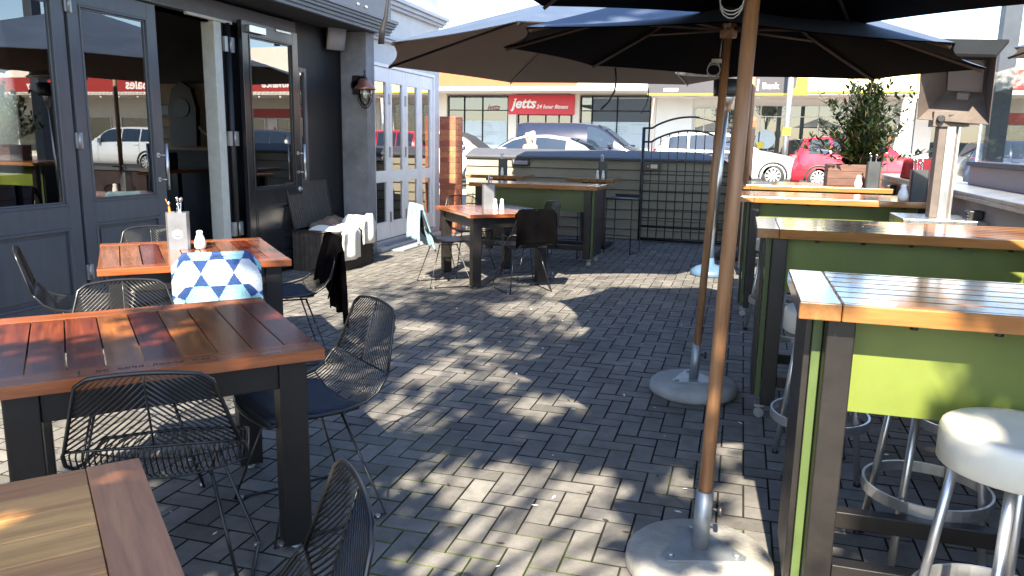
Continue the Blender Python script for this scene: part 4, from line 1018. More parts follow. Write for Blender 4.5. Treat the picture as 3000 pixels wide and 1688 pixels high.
# ------------------------------------------------------------------ heaters
def heaters():
    h = thing('square_heater', 'square stainless post heater with big tilted reflector head at right', 'heater', (1.35,6.02,0))
    mb = MB(); mb.box(-.24,-.24,0,.24,.24,.93); mb.build('housing', 'steel_dull', h, bevel=.006)
    mb = MB(); mb.box(-.27,-.26,.94,.27,.26,1.0); mb.box(-.2,-.2,.93,.2,.2,.94); mb.build('top_plate', 'steel', h, bevel=.004)
    mb = MB(); mb.box(-.075,-.06,1.001,.045,.06,1.68); mb.build('post', 'heater_brown', h, bevel=.003)
    mb = MB(); mb.box(-.026,-.068,1.001,.028,-.0605,1.68); mb.box(.046,-.05,1.001,.062,.05,1.66); mb.build('trim_strip', 'steel', h, bevel=.002)
    mb = MB(); mb.box(-.12,-.08,1.62,.10,.07,1.72); mb.mi = 1; mb.box(-.03,-.0825,1.635,.07,-.0805,1.70); mb.lathe([(.025,-.082),(.025,-.11),(.02,-.115)], (-.08,0,1.67), 14, 'y'); mb.build('control_box', ['heater_brown','black_plastic'], h, bevel=.004)
    # reflector: open square funnel tilted forward-down
    Tm = Matrix.Translation((.05,-.05,1.95)) @ Matrix.Scale(1.02,4) @ Matrix.Rotation(R(-27),4,'Z') @ Matrix.Rotation(R(5),4,'Y') @ Matrix.Rotation(R(25),4,'X') 
    def ring(s, y): return [(-s,y,-s*1.08),(s,y,-s*1.08),(s,y,s*1.08),(-s,y,s*1.08)]
    mb = MB(); mb.T = Tm; o_, i_ = ring(.215,-.20), ring(.115,.02)
    for k in range(4):
        q = (k+1) % 4; mb.poly([o_[k],o_[q],i_[q],i_[k]])
    mb.poly(i_); rm = ring(.222,-.205)
    mb.build('reflector', 'heater_brown', h, solid=.004, fixn=False)
    mb = MB(); mb.T = Tm; mb.box(-.225,-.26,.228,.225,-.0,.25); mb.build('visor', 'dark_frame', h, bevel=.003)
    mb = MB(); mb.T = Tm; mb.box(-.105,-.005,-.10,.105,.012,.115); mb.box(-.105,-.007,.001,.105,-.0055,.006); mb.box(-.035,-.03,-.155,.035,.01,-.105)
    for x in (-.09,.09):
        for z in (-.085,.1): mb.lathe([(.007,-.006),(.007,-.014)], (x,0,z), 8, 'y')
    mb.build('plaque', 'plaque', h, bevel=.002)
    m = thing('mushroom_heater', 'slim silver pole patio heater with dark burner, behind the umbrella poles', 'heater', (-.27,9.0,0))
    mb = MB(); mb.tube([(0,0,.2),(.06,0,1.9)], .034, 16); mb.build('pole', 'steel', m)
    mb = MB(); mb.lathe([(.21,0),(.22,.02),(.21,.06),(.15,.10),(.05,.13),(.04,.2)], (0,0,0), 28); mb.build('base', 'blue_cover', m)
    mb = MB(); mb.lathe([(.05,1.84),(.085,1.98),(.085,2.0)], (.06,0,0), 20); mb.mi = 1; mb.lathe([(.14,2.0),(.15,2.02),(.15,2.17),(.11,2.18)], (.06,0,0), 20); mb.build('burner', ['steel','black_iron'], m)
    mb = MB(); mb.lathe([(.38,2.24),(.39,2.25),(.30,2.31),(.1,2.35),(0,2.355)], (-.12,0,0), 32, cap=False); mb.build('reflector', 'steel', m, solid=.003)
heaters()

# ------------------------------------------------------------------ cars
def car(name, label, cat, x, y, z, heading, paint, Ln, W, prof, glass_rng, wheels, wr=.33, tail=None, front_glass=None, rear_glass=None, group='cars parked along the street', pillars=(), belt=.92, cab=.80, van=False):
    """prof: list of (x, ztop, zbelt) from nose x=0 to tail x=Ln, side profile; car points to +x local after flip"""
    c = thing(name, label, cat, (x,y,z), R(heading), group)
    mb = MB(); st = []
    def sec(px_, zt, zb):
        hw = W/2*(1-.12*max(0,1-px_/.5)**2-.10*max(0,1-(Ln-px_)/.4)**2)
        tw = hw*(cab if zt > zb+.05 else .93)
        return [(px_,-hw*.94,.20),(px_,-hw,.42),(px_,-hw,.62),(px_,-hw*.97,zb),(px_,-tw,zt-.03),(px_,-tw*.85,zt),(px_,0,zt+.015),(px_,tw*.85,zt),(px_,tw,zt-.03),(px_,hw*.97,zb),(px_,hw,.62),(px_,hw,.42),(px_,hw*.94,.20)]
    rings = [[mb.v((Ln/2-q[0],q[1],q[2])) for q in sec(*s)] for s in prof]
    for A, B in zip(rings, rings[1:]):
        for k in range(12): mb.f([A[k],A[k+1],B[k+1],B[k]], True)
        mb.f([A[12],A[0],B[0],B[12]])
    mb.f(rings[0]); mb.f(rings[-1][::-1]); body = mb.build('body', paint, c)
    def interp(xx):
        for (a, t0, b0), (b, t1, b1) in zip(prof, prof[1:]):
            if a <= xx <= b: f = (xx-a)/max(1e-6,b-a); return t0+(t1-t0)*f, b0+(b1-b0)*f
        return prof[-1][1:]
    def side(xx, f, sg):
        zt, zb = interp(xx); hw = W/2*.97; tw = W/2*cab; zt -= .03; return Vector((Ln/2-xx, sg*(hw+(tw-hw)*f+.022), zb+(zt-zb)*f))
    for sg in (-1, 1):
        for (g0, g1) in glass_rng:
            mb = MB(); n = 6; rows = []
            for i in range(n+1):
                xx = g0+(g1-g0)*i/n; rows.append([side(xx,.05,sg),side(xx,.5,sg),side(xx,.93,sg)])
            mb.grid(rows); mb.build('side_window', 'car_glass', c, fixn=False)
    for rg, nm in ((front_glass,'windscreen'),(rear_glass,'rear_window')):
        if not rg: continue
        a, b = rg; mb = MB(); rows = []
        for i in range(4):
            xx = a+(b-a)*i/3; zt, zb = interp(xx); hw = W/2*(cab if zt > zb+.05 else .93)*.86; rows.append([Vector((Ln/2-xx+(.012 if nm == 'windscreen' else -.012),q*hw,zt+.018)) for q in (-1,-.5,0,.5,1)])
        mb.grid(rows); mb.build(nm, 'car_glass', c, fixn=False)
    for sg in (-1, 1):
        for xx in [g[0]+.02 for g in glass_rng[:2]]+[glass_rng[min(1,len(glass_rng)-1)][1]]:
            zt, zb = interp(xx); mb = MB(); mb.tube([(Ln/2-xx,sg*(W/2+.001),.34),(Ln/2-xx,sg*(W/2+.001),.62),(Ln/2-xx,sg*(W/2*.97+.002),zb)], .006, 4); mb.build('door_seam', 'car_trim', c)
        for g in glass_rng[:2]:
            zt, zb = interp(g[1]-.12); mb = MB(); mb.box(Ln/2-g[1]+.02,sg*(W/2*.98),zb-.10,Ln/2-g[1]+.2,sg*(W/2*.98+.03),zb-.075); mb.build('door_handle', paint, c, bevel=.006)
    for wx in wheels:
        for sg in (-1, 1):
            w0 = wx; cx = Ln/2-w0; mb = MB(); yo = sg*(W/2-.10)
            mb.lathe([(wr*.62,-.1),(wr*.9,-.1),(wr,-.06),(wr,.06),(wr*.9,.1),(wr*.62,.1)], (cx,yo,wr), 28, 'y'); wl = mb.build('wheel', 'rubber', c)
            mb = MB(); fy = yo+sg*.085
            mb.lathe([(wr*.64,sg*-.02),(wr*.66,sg*.022),(wr*.6,sg*.01)], (cx,fy,wr), 28, 'y', cap=False)
            for k in range(10):
                a = 6.2832*k/10; ca, sa = math.cos(a), math.sin(a); mb.hexa([(cx+ca*.05-sa*.02,fy-.004,wr+sa*.05+ca*.02),(cx+ca*wr*.62-sa*.03,fy-.004,wr+sa*wr*.62+ca*.03),(cx+ca*wr*.62+sa*.03,fy-.004,wr+sa*wr*.62-ca*.03),(cx+ca*.05+sa*.02,fy-.004,wr+sa*.05-ca*.02)]+
                    [(cx+ca*.05-sa*.02,fy+sg*.018,wr+sa*.05+ca*.02),(cx+ca*wr*.62-sa*.03,fy+sg*.018,wr+sa*wr*.62+ca*.03),(cx+ca*wr*.62+sa*.03,fy+sg*.018,wr+sa*wr*.62-ca*.03),(cx+ca*.05+sa*.02,fy+sg*.018,wr+sa*.05-ca*.02)])
            mb.lathe([(.06,sg*0),(.06,sg*.024),(.02,sg*.028)], (cx,fy,wr), 14, 'y'); mb.build('rim', 'alloy', wl)
            mb = MB(); pts = [(cx+(wr+.055)*math.cos(a),sg*(W/2+.002),wr+(wr+.05)*math.sin(a)) for a in [R(d) for d in range(-8,189,14)]]; mb.tube(pts, .035, 6); mb.build('wheel_arch', 'car_trim', c)
    mb = MB(); mb.box(-Ln/2+.25,-W/2*.98,.17,Ln/2-.25,W/2*.98,.26); mb.build('sill', 'car_trim', c)
    for sg in (-1, 1):
        zt, zb = interp(Ln-.12); mb = MB(); mb.hexa([(-Ln/2-.012,sg*W*.30,zb-.30),(-Ln/2+.22,sg*(W/2*.97+.004),zb-.26),(-Ln/2+.22,sg*(W/2*.90),zb-.26),(-Ln/2+.02,sg*W*.28,zb-.30),(-Ln/2-.012,sg*W*.32,zb+.02),(-Ln/2+.12,sg*(W/2*.97+.004),zb+.04),(-Ln/2+.12,sg*W*.44,zb+.04),(-Ln/2+.03,sg*W*.30,zb+.02)]); mb.build('tail_light', 'tail_red', c)
        mb = MB(); mb.hexa([(Ln/2-.05,sg*W*.28,.60),(Ln/2-.38,sg*(W/2*.985+.006),.66),(Ln/2-.38,sg*W*.40,.66),(Ln/2-.12,sg*W*.26,.60),(Ln/2-.08,sg*W*.28,.74),(Ln/2-.50,sg*(W/2*.98+.004),.82),(Ln/2-.50,sg*W*.40,.82),(Ln/2-.14,sg*W*.26,.74)]); mb.build('headlight', 'lamp_clear', c)
        xm = glass_rng[0][0]+.12; zt, zb = interp(xm); mb = MB(); mb.box(Ln/2-xm-.06,sg*(W/2-.02),zb+.03,Ln/2-xm+.06,sg*(W/2+.16),zb+.16); mb.build('mirror', paint, c, bevel=.02)
    mb = MB(); mb.box(-Ln/2-.02,-.18,.55,-Ln/2-.006,.18,.66); mb.build('number_plate', 'plate_white', c)
    return c
SUV = [(0,.55,.5),(.06,.78,.72),(.25,.92,.88),(.9,1.05,.99),(1.25,1.10,1.04),(1.75,1.42,1.07),(2.1,1.60,1.08),(2.7,1.66,1.09),(3.5,1.64,1.11),(4.0,1.58,1.13),(4.25,1.45,1.14),(4.5,1.12,1.08),(4.58,.85,.8),(4.6,.5,.48)]
WAG = [(0,.5,.46),(.06,.72,.68),(.3,.86,.82),(.95,.97,.92),(1.25,1.02,.96),(1.85,1.42,.99),(2.15,1.52,1.0),(2.9,1.55,1.02),(3.8,1.53,1.03),(4.2,1.46,1.04),(4.42,1.05,.98),(4.52,.8,.75),(4.55,.48,.46)]
HAT = [(0,.5,.46),(.06,.70,.66),(.3,.84,.80),(.9,.95,.90),(1.15,1.0,.93),(1.8,1.36,.95),(2.1,1.44,.96),(2.7,1.46,.98),(3.3,1.38,.99),(3.75,1.2,1.0),(4.0,1.02,.95),(4.15,.8,.75),(4.18,.48,.46)]
VAN = [(0,.6,.55),(.06,.85,.8),(.3,1.0,.95),(.8,1.12,1.05),(1.0,1.18,1.08),(1.7,1.72,1.1),(2.0,1.86,1.12),(2.6,1.92,1.14),(4.4,1.92,1.15),(4.7,1.88,1.15),(4.78,1.2,1.1),(4.8,.5,.48)]
SR = .2
car('parked_car', 'white SUV parked behind the iron gate and pole', 'car', -.5,26.4,SR,0,'car_white',4.6,1.82,SUV,[(1.62,2.55),(2.62,3.45),(3.52,4.1)],(.85,3.75),.36,front_glass=(1.27,2.05),rear_glass=(4.05,4.48))
car('parked_car', 'bright red station wagon parked behind the planter shrub', 'car', 3.58,26.2,SR,0,'car_red',4.2,1.80,[(a*.923,b*1.03,c) for a,b,c in WAG],[(1.5,2.35),(2.4,3.1),(3.15,3.75)],(.8,3.42),.33,front_glass=(1.17,1.95),rear_glass=(3.9,4.08))
car('parked_car', 'pale silver hatchback with red tail light, behind the person at the fence', 'car', -5.75,21.2,SR,180,'car_silver',4.18,1.75,HAT,[(1.5,2.4),(2.46,3.3)],(.8,3.4),.31,front_glass=(1.17,2.05),rear_glass=(3.32,3.98))
car('parked_van', 'dark blue-grey van parked before the gym shopfront', 'van', -5.15,26.6,SR,0,'van_blue',4.8,1.9,VAN,[(1.35,2.25)],(.9,3.8),.34,front_glass=(1.02,1.95),cab=.9)
car('parked_car', 'pearl white car partly hidden behind the brick pillar', 'car', -8.75,23.2,SR,0,'car_pearl',4.55,1.78,WAG,[(1.6,2.6),(2.66,3.4),(3.46,4.1)],(.85,3.7),.33,front_glass=(1.27,2.1),rear_glass=(4.22,4.42))
car('parked_car', 'silver estate car on the right, mirrored in the grey door glass', 'car', 11.6,23.4,SR,0,'car_silver',4.55,1.78,WAG,[(1.6,2.6),(2.66,3.4),(3.46,4.1)],(.85,3.7),.33,front_glass=(1.27,2.1),rear_glass=(4.22,4.42))
car('parked_car', 'dark navy car beyond the glass screen at the far right', 'car', 8.6,26.3,SR,0,'car_navy',4.4,1.78,WAG,[(1.6,2.6),(2.66,3.4),(3.46,4.1)],(.85,3.7),.33,front_glass=(1.27,2.1),rear_glass=(4.22,4.42))

# ------------------------------------------------------------------ person beyond the fence
def person():
    p = thing('person', 'blonde person in a peach top passing beyond the back fence, head and shoulders showing', 'person', (-3.92,14.5,.145), R(75)); p.scale = (.93,.93,.93)
    def skin(name, pts, edges, rad, matn, sub=2):
        me = bpy.data.meshes.new(name); me.from_pydata(pts, edges, []); o = bpy.data.objects.new(name, me); COL.objects.link(o); o.parent = p
        md = o.modifiers.new('skin','SKIN'); md.use_smooth_shade = True
        for v, r in zip(me.skin_vertices[0].data, rad): v.radius = (r[0], r[1]) if isinstance(r, tuple) else (r, r)
        me.skin_vertices[0].data[0].use_root = True
        s = o.modifiers.new('sub','SUBSURF'); s.levels = sub; s.render_levels = sub; me.materials.append(M[matn]); return o
    pts = [(0,0,.88),(0,0,1.02),(0,.01,1.18),(0,0,1.32),(0,.015,1.38),(0,.03,1.43),(0,.04,1.50),(0,.045,1.56),(0,.04,1.62)]
    rad = [(.155,.11),(.14,.10),(.15,.11),(.15,.09),(.07,.06),(.052,.055),(.066,.085),(.074,.095),(.06,.08)]
    ed = [(i,i+1) for i in range(8)]
    def add(par, lst):
        q = par
        for P, r in lst: pts.append(P); rad.append(r); ed.append((q,len(pts)-1)); q = len(pts)-1
        return q
    hands = []
    for sg in (-1,1):
        add(0, [((sg*.10,0,.82),.085),((sg*.11,.02*sg,.48),.055),((sg*.11,-.03+.05*sg,.10),.038),((sg*.115,.06+.05*sg,.03),.035)])
        q = add(3, [((sg*.17,0,1.33),.058),((sg*.21,-.02,1.08),.042),((sg*.22,.06,.86),.03),((sg*.22,.08,.79),.034)])
        for f in range(4): add(q, [((sg*(.205+.0),.10-.018*f+.012,.755),.010),((sg*.20,.105-.018*f+.012,.70-.006*abs(f-1)),.008)])
        add(q, [((sg*.19,.11,.775),.011),((sg*.175,.125,.74),.009)])
    skin('body', pts, ed, rad, 'skin')
    tp = [(0,0,.92),(0,0,1.05),(0,.01,1.18),(0,0,1.30),(0,.01,1.36)]; te = [(0,1),(1,2),(2,3),(3,4)]; tr = [(.175,.13),(.155,.115),(.165,.125),(.16,.10),(.08,.07)]
    for sg in (-1,1): tp.append((sg*.175,0,1.325)); tr.append(.068); te.append((3,len(tp)-1)); tp.append((sg*.20,-.01,1.2)); tr.append(.06); te.append((len(tp)-2,len(tp)-1))
    skin('top', tp, te, tr, 'peach_top')
    lp = [(0,0,.92),(0,0,.86)]; le = [(0,1)]; lr = [(.175,.13),(.16,.12)]
    for sg in (-1,1):
        q = 1
        for P, r in (((sg*.10,0,.80),.098),((sg*.11,.02*sg,.48),.07),((sg*.11,-.03+.05*sg,.12),.055)): lp.append(P); lr.append(r); le.append((q,len(lp)-1)); q = len(lp)-1
    skin('trousers', lp, le, lr, 'jeans')
    hp = [(0,.0,1.63),(0,-.03,1.58),(0,-.045,1.50),(0,-.05,1.44)]; skin('hair', hp, [(0,1),(1,2),(2,3)], [(.088,.10),(.092,.09),(.08,.06),(.05,.035)], 'hair')
    mb = MB()
    for sg in (-1,1): mb.T = Matrix.Translation((sg*.032,.128,1.54)); mb.lathe([(0,-.010),(.011,-.004),(.011,.004),(0,.010)], (0,0,0), 10)
    mb.T = None; mb.build('eyes', 'tin_dark', p)
    mb = MB(); mb.hexa([(-.012,.13,1.50),(.012,.13,1.50),(.012,.11,1.50),(-.012,.11,1.50),(-.006,.138,1.505),(.006,.138,1.505),(.006,.115,1.54),(-.006,.115,1.54)]); mb.build('nose', 'skin', p)
    mb = MB(); mb.box(-.022,.118,1.466,.022,.127,1.475); mb.build('mouth', 'maroon_text', p, bevel=.003)
    mb = MB()
    for sg in (-1,1): mb.T = Matrix.Translation((sg*.076,.03,1.535)); mb.lathe([(0,-.03),(.016,-.018),(.018,.01),(0,.03)], (0,0,0), 8)
    mb.build('ears', 'skin', p)
person()

# ------------------------------------------------------------------ shops across the street
def shops():
    YF, YW = 28.6, 31.0; S = .33
    FR = (R(90),0,0)
    def win(mb_glass, mb_frame, x0, x1, z0, z1, mull=(), trans=()):
        mb_glass.box(x0,YW-.03,z0,x1,YW-.01,z1)
        for x in [x0,x1]+list(mull): mb_frame.box(x-.022,YW-.07,z0,x+.022,YW-.031,z1)
        for z in [z0,z1]+list(trans): mb_frame.box(x0+.024,YW-.066,z-.018,x1-.024,YW-.032,z+.018)
    # gym
    g = thing('gym_shop', 'pale shopfront with orange canopy fascia and a red gym sign over its door', 'shop', (0,0,0))
    mb = MB(); mb.box(-30,YW,S,-3.5,YW+6,5.2)
    for x0, x1 in ((-12.4,-12.02),(-9.32,-8.98),(-6.62,-6.36),(-3.52,-3.34)): mb.box(x0,YW-.12,S,x1,YW-.001,3.4)
    mb.box(-30,YW-.1,S,-3.5,YW-.002,S+.25); mb.build('wall', 'shop_cream', g)
    mb = MB(); mb.box(-30,YF,3.38,-3.42,YW-.001,3.46); mb.build('canopy', 'soffit_pale', g)
    mb = MB(); mb.box(-30,YF-.06,3.36,-3.42,YF-.001,3.50); mb.build('canopy_edge', 'shop_white', g)
    mb = MB(); mb.box(-30,YF-.05,3.501,-6.0,YF+.1,4.2); mb.build('fascia', 'orange_fascia', g); mb = MB(); mb.box(-5.998,YF-.05,3.501,-3.42,YF+.1,4.2); mb.build('pale_fascia', 'soffit_pale', g)
    gl, fr = MB(), MB(); win(gl,fr,-11.95,-9.35,S+.26,3.3,(-11.25,-10.45),(2.72,)); win(gl,fr,-6.30,-3.56,S+.26,3.3,(-5.85,-4.85),(2.72,)); win(gl,fr,-8.9,-6.7,S+.26,2.55,(-8.5,-7.75,-7.2))
    win(gl,fr,-16,-12.5,S+.26,3.3,(-14.2,),(2.45,)); gl.build('window', 'shop_glass', g); fr.build('window_frame', 'dark_frame', g)
    for x0, x1 in ((-11.9,-9.4),(-6.25,-3.6)): mb = MB(); mb.box(x0,YW-.036,S+.3,x1,YW-.0305,2.3); mb.build('frosted_film', 'frosted', g)
    mb = MB(); rnd = random.Random(3)
    for x0, x1 in ((-11.8,-9.5),(-6.2,-3.7)):
        for k in range(22):
            x = rnd.uniform(x0,x1-.5); z = S+.6+.09*rnd.randint(0,14); l = rnd.uniform(.2,.6); mb.box(x,YW-.039,z,x+l,YW-.037,z+.018); mb.box(x+l,YW-.039,z-rnd.choice((.0,.18)),x+l+.018,YW-.037,z+.018)
    mb.build('film_lines', 'frost_line', g)
    mb = MB(); mb.box(-4.55,YW-.041,1.05,-4.1,YW-.0395,1.42); mb.build('sticker', 'bank_grey', g)
    mb = MB(); mb.box(-9.3,YW-.18,2.56,-6.55,YW-.121,3.34); sg = mb.build('sign_board', 'sign_red', g, bevel=.01)
    text('sign_lettering', 'jetts', .56, 'sign_text', (-9.15,YW-.19,2.82), FR, g, .28, .016)
    text('sign_lettering', '24 hour fitness', .215, 'sign_text', (-8.12,YW-.19,2.80), FR, g, .28, .004)
    text('window_lettering', 'jetts', .3, 'maroon_text', (-10.25,YW-.04,2.75), FR, g, .28, .006, .003)
    mb = MB(); mb.box(-9.1,YW-.3,3.37,-6.7,YW-.26,3.379); mb.build('sign_light', 'dark_frame', g)
    # bank
    b = thing('bank_shop', 'bank shopfront with grey and bright yellow fascia across the street', 'shop', (0,0,0))
    mb = MB(); mb.box(-3.5,YW+.001,S,5.75,YW+6,5.2); mb.box(-3.33,YW-.1,S,-1.95,YW,3.35); mb.box(-.35,YW-.1,S,-.15,YW,3.0); mb.box(5.3,YW-.25,S,5.75,YW,3.3); mb.build('wall', 'shop_white', b)
    mb = MB(); mb.box(-3.41,YF,3.20,5.35,YW-.001,3.27); mb.build('canopy', 'soffit_pale', b)
    mb = MB(); mb.box(-3.41,YF-.05,3.255,1.6,YF-.001,4.2); mb.build('fascia', 'bank_grey', b)
    mb = MB(); mb.box(-3.41,YF-.06,3.19,2.0,YF-.002,3.25); mb.box(1.601,YF-.055,3.255,5.35,YF-.001,4.25); mb.prism([(1.3,3.255),(1.601,3.255),(1.601,3.7),(1.58,3.43)], YF-.054, YF-.0505, 'xz'); mb.build('yellow_band', 'bank_yellow', b)
    mb = MB(); mb.prism([(1.95,3.3),(5.3,3.3),(5.3,4.2),(1.95,4.2)], YF-.06, YF-.0555, 'xz'); mb.build('pale_block', 'bank_pale', b)
    mb = MB(); mb.box(-.98,YF-.066,3.36,.18,YF-.0505,3.66); mb.build('logo_tile', 'bank_yellow', b, bevel=.02)
    text('sign_lettering', 'ASB', .34, 'bank_grey', (-.88,YF-.068,3.39), FR, b, 0, .014, .004, sx=1.15)
    mb = MB(); mb.box(.32,YF-.06,3.34,.37,YF-.0505,3.72); mb.build('sign_bar', 'sign_text', b); mb = MB(); mb.box(-2.85,YF-.06,3.32,-2.35,YF-.0505,3.42); mb.build('sign_plate', 'sign_text', b)
    text('sign_lettering', 'Bank', .28, 'sign_text', (.48,YF-.055,3.40), FR, b, 0, .006, .006)
    mb = MB()
    for x in (-2.2,.0,2.4,4.6): mb.box(x,29.4,3.13,x+.5,29.6,3.195)
    mb.build('canopy_lights', 'plate_white', b)
    gl, fr = MB(), MB(); win(gl,fr,-1.85,-.4,S+.5,2.85,(-1.5,),()); win(gl,fr,-.1,5.2,S+.2,2.95,(.3,.55,2.6,3.9),(2.55,)); gl.build('window', 'shop_glass', b); fr.build('window_frame', 'cream_jamb', b)
    mb = MB(); 
    for x0, x1, z in ((.6,2.5,1.95),(.9,3.8,1.3),(-.05,.28,2.35),(2.65,5.1,2.1),(-1.45,-.5,1.7)): mb.box(x0,YW-.005,z,x1,YW-.001,z+.06)
    mb.build('window_shelves', 'soffit_pale', b)
    mb = MB(); mb.lathe([(.36,-.04),(.36,-.034)], (.78,YW-.03,1.72), 28, 'y'); mb.build('round_sticker', 'frosted', b)
    mb = MB(); mb.lathe([(.13,-.046),(.13,-.0415)], (.62,YW-.03,1.5), 18, 'y'); mb.box(1.36,YW-.09,2.0,1.54,YW-.071,2.2); mb.build('yellow_sticker', 'bank_yellow', b)
    # stationery / red-signed shops to the right
    r = thing('red_shops', 'row of shops with red fascia signs at the far right', 'shop', (0,0,0))
    mb = MB(); mb.box(5.76,YW+.002,S,60,YW+6,5.4); mb.box(5.8,YW-.2,S,6.3,YW+.001,3.3); mb.build('wall', 'shop_cream', r)
    mb = MB(); mb.box(5.76,YF,3.20,60,YW-.001,3.30); mb.build('canopy', 'soffit_pale', r)
    mb = MB()
    for x0, x1 in ((5.5,7.0),(7.45,13.5),(13.7,19.2),(19.5,31),(31.3,42)): mb.box(x0,YF-.05,3.33,x1,YF-.001,3.98)
    mb.box(6.9,YW-.3,2.35,13,YW-.2,2.72); mb.build('fascia', 'fascia_red', r)
    mb = MB(); mb.prism([(5.68,3.42),(6.55,3.42),(6.62,3.65),(6.55,3.9),(5.68,3.9),(5.62,3.65)], YF-.075, YF-.051, 'xz')
    for k in range(150): mb.prism([(5.5+k*.2,3.33),(5.68+k*.2,3.33),(5.59+k*.2,3.24)], YF-.04, YF-.03, 'xz')
    mb.build('sign_trim', 'plate_white', r)
    text('sign_lettering', '/ Advance', .42, 'sign_text', (7.95,YF-.06,3.5), FR, r, .28, .012)
    text('sign_lettering', 'stationery', .42, 'sign_text', (20.2,YF-.06,3.5), FR, r, .0, .006)
    text('sign_lettering', '63', .5, 'sign_text', (24.4,YF-.06,3.47), FR, r, .0, .012)
    text('sign_lettering', 'Sales', .6, 'sign_text', (15.2,YF-.06,3.45), FR, r, .0, .012)
    gl, fr = MB(), MB()
    for k in range(11): win(gl,fr,7.0+k*4.2,10.6+k*4.2,S+.25,2.3,(8.6+k*4.2,),())
    win(gl,fr,6.35,6.85,S+.2,2.9,(),()); gl.build('window', 'shop_glass', r); fr.build('window_frame', 'shop_white', r)
    mb = MB(); rnd = random.Random(9)
    for k in range(18): x = 7.2+rnd.uniform(0,30); mb.box(x,YW-.008,S+.4+rnd.uniform(0,.8),x+rnd.uniform(.2,.7),YW-.003,1.2+rnd.uniform(.2,.9))
    mb.build('window_posters', 'brown_panel', r)
    mb = MB()
    for k in range(26): mb.lathe([(.0,0),(.05,.02),(.05,.1),(0,.12)], (5.9+k*1.0,YF+.1,3.06), 8)
    mb.build('canopy_bulbs', 'plate_white', r)
    lp = thing('street_pole', 'pale grey street pole in front of the bank window', 'pole', (1.35,27.5,S)); mb = MB(); mb.tube([(0,0,0),(0,0,5)], .09, 12); mb.build('shaft', 'galv', lp); mb = MB(); mb.box(-.12,-.1,1.5,.12,-.091,1.75); mb.build('tag', 'bank_yellow', lp)
shops()
# ------------------------------------------------------------------ trees behind the camera that dapple the paving
def tree(label, x, y, h0, crown, n, seed, leafsize=.15, trunk_r=.11, k=11, gaps=(), spread=.19, sub=3):
    """tapered trunk, limbs, and leaf clusters at the twig ends; gaps = ground ellipses to keep sunlit, by leaving out the leaves that shade them"""
    rnd = random.Random(seed); t = thing('street_tree', label, 'tree', (x,y,0), 0, 'trees behind the dining area')
    cx, cy, cz, rx, ry, rz_ = crown; mb = MB()
    mb.tube([(0,0,0),(.03,.02,h0*.5),(-.02,.03,h0)], trunk_r, 10, r2=trunk_r*.75)
    limbs = []
    for _ in range(k):
        a = rnd.uniform(0,6.28); rr = rnd.uniform(.25,.95); e = Vector((cx+rx*rr*math.cos(a), cy+ry*rr*math.sin(a)*.8, cz+rz_*rnd.uniform(-.95,.95)))
        s = Vector((-.02,.03,h0*rnd.uniform(.8,1))); m = s.lerp(e,.5)+Vector((rnd.uniform(-.15,.15),rnd.uniform(-.15,.15),.15)); mb.tube([s,m,e], .026, 6, r2=.006); limbs.append((s,m,e))
    mb.build('trunk', 'bark', t)
    lf = MB(); cl = []
    for (s, m, e) in limbs:
        for q in range(sub): cl.append(m.lerp(e, .5+.5*q/max(1,sub-1))+Vector((rnd.gauss(0,.14),rnd.gauss(0,.14),rnd.gauss(0,.12))))
    cnt = 0
    while cnt < n:
        c = rnd.choice(cl); P = c+Vector((rnd.gauss(0,spread),rnd.gauss(0,spread),rnd.gauss(0,spread*.85))); cnt += 1
        Lz = P.z/.854; gx, gy = x+P.x-.065*Lz, y+P.y+.998*Lz
        if any(((gx-a)/ra)**2+((gy-b)/rb)**2 < rnd.uniform(.75,1.1) for a, b, ra, rb in gaps): continue
        lf.r = rnd.random()
        d = Vector((rnd.uniform(-1,1),rnd.uniform(-1,1),rnd.uniform(-.8,.4))); L = leafsize*rnd.uniform(.7,1.3); leaf(lf, P, d, Vector((rnd.uniform(-.4,.4),rnd.uniform(-.4,.4),1)), L, L*.32)
    lf.build('crown', 'leaf_tree', t, fixn=False)
SUN_SPOTS = [(-0.97, 2.98, 0.345, 0.414), (-0.62, 3.0, 0.322, 0.414), (-0.62, 2.5, 0.391, 0.299), (-0.92, 2.33, 0.253, 0.207), (-1.36, 4.5, 0.23, 0.322), (-0.99, 4.05, 0.253, 0.276), (-1.62, 3.6, 0.31, 0.253), (-1.2, 4.95, 0.161, 0.23), (0.1, 3.05, 0.149, 0.575), (0.01, 3.72, 0.115, 0.345), (-0.2, 3.3, 0.127, 0.276), (0.27, 3.1, 0.069, 0.517), (-0.05, 2.3, 0.287, 0.23), (0.4, 3.25, 0.241, 0.368), (-1.5, 1.85, 0.23, 0.184), (-2.0, 3.2, 0.23, 0.149), (-2.45, 3.1, 0.23, 0.184), (-1.75, 3.62, 0.207, 0.149), (-1.75, 4.4, 0.23, 0.23)]  # ground spots meant to be sunlit; crown leaves over them are left out
tree('leafy tree behind the viewer shading the foreground tables and paving', -1.0, -2.4, 2.7, (.05,.0,4.55,1.75,.7,1.0), 5600, 21, k=24, gaps=SUN_SPOTS)
tree('taller tree behind the viewer dappling the middle of the patio', -1.5, -3.0, 4.6, (.3,.1,7.7,1.7,.8,1.6), 3600, 22, k=16, gaps=SUN_SPOTS+[(-1.6,6.5,.6,.35),(-.9,5.9,.5,.25),(-2.4,5.5,.45,.3)])
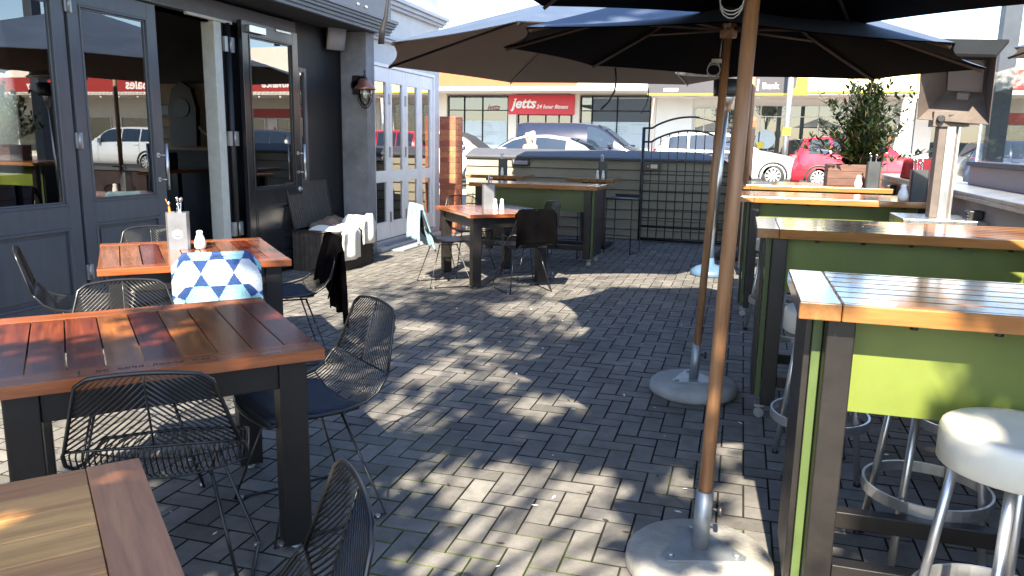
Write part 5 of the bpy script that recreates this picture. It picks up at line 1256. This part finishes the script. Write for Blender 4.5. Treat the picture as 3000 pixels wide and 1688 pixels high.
tree('tree behind the viewer on the right shading the nearest bar table', 1.6, -2.1, 3.2, (.1,.0,4.75,1.0,.6,.75), 3600, 23, k=14, gaps=SUN_SPOTS)

# ------------------------------------------------------------------ light, sky, camera
sun_el, dirx, diry = R(40.5), -.065, .998
d = Vector((dirx*math.cos(sun_el), diry*math.cos(sun_el), -math.sin(sun_el)))
ld = bpy.data.lights.new('sun', 'SUN'); ld.energy = 5.0; ld.angle = R(.53); ld.color = (1,.885,.70)
lo = bpy.data.objects.new('sun', ld); COL.objects.link(lo); lo.rotation_euler = d.to_track_quat('-Z','Y').to_euler(); lo.location = (0,-20,20)
w = bpy.data.worlds.new('World'); sc.world = w; w.use_nodes = True; nt = w.node_tree
sky = nt.nodes.new('ShaderNodeTexSky'); sky.sky_type = 'NISHITA'; sky.sun_disc = False; sky.sun_elevation = sun_el; sky.sun_rotation = math.atan2(-dirx, -diry)
sky.air_density = 1.0; sky.dust_density = .6; sky.ozone_density = 2.6
nt.links.new(sky.outputs[0], nt.nodes['Background'].inputs[0]); nt.nodes['Background'].inputs[1].default_value = .13
cam = bpy.data.cameras.new('camera'); co = bpy.data.objects.new('camera', cam); COL.objects.link(co); sc.camera = co
F, A, P_, RO, H = 2250., R(16.3), R(10.8), R(1.0), 1.47
fw = Vector((-math.sin(A)*math.cos(P_), math.cos(A)*math.cos(P_), -math.sin(P_))); r0 = Vector((math.cos(A), math.sin(A), 0)); u0 = r0.cross(fw)
rt = r0*math.cos(RO)+u0*math.sin(RO); up = u0*math.cos(RO)-r0*math.sin(RO)
mw = Matrix((rt, up, -fw)).transposed().to_4x4(); mw.translation = (0,0,H); co.matrix_world = mw
cam.sensor_width = 36; cam.lens = 36*F/3000; cam.clip_start = .05; cam.clip_end = 500
sc.render.resolution_x, sc.render.resolution_y = 1024, 576
sc.view_settings.view_transform = 'Standard'; sc.view_settings.look = 'None'; sc.view_settings.exposure = 2.1; sc.view_settings.gamma = 1
sc.cycles.max_bounces = 8; sc.cycles.transparent_max_bounces = 16
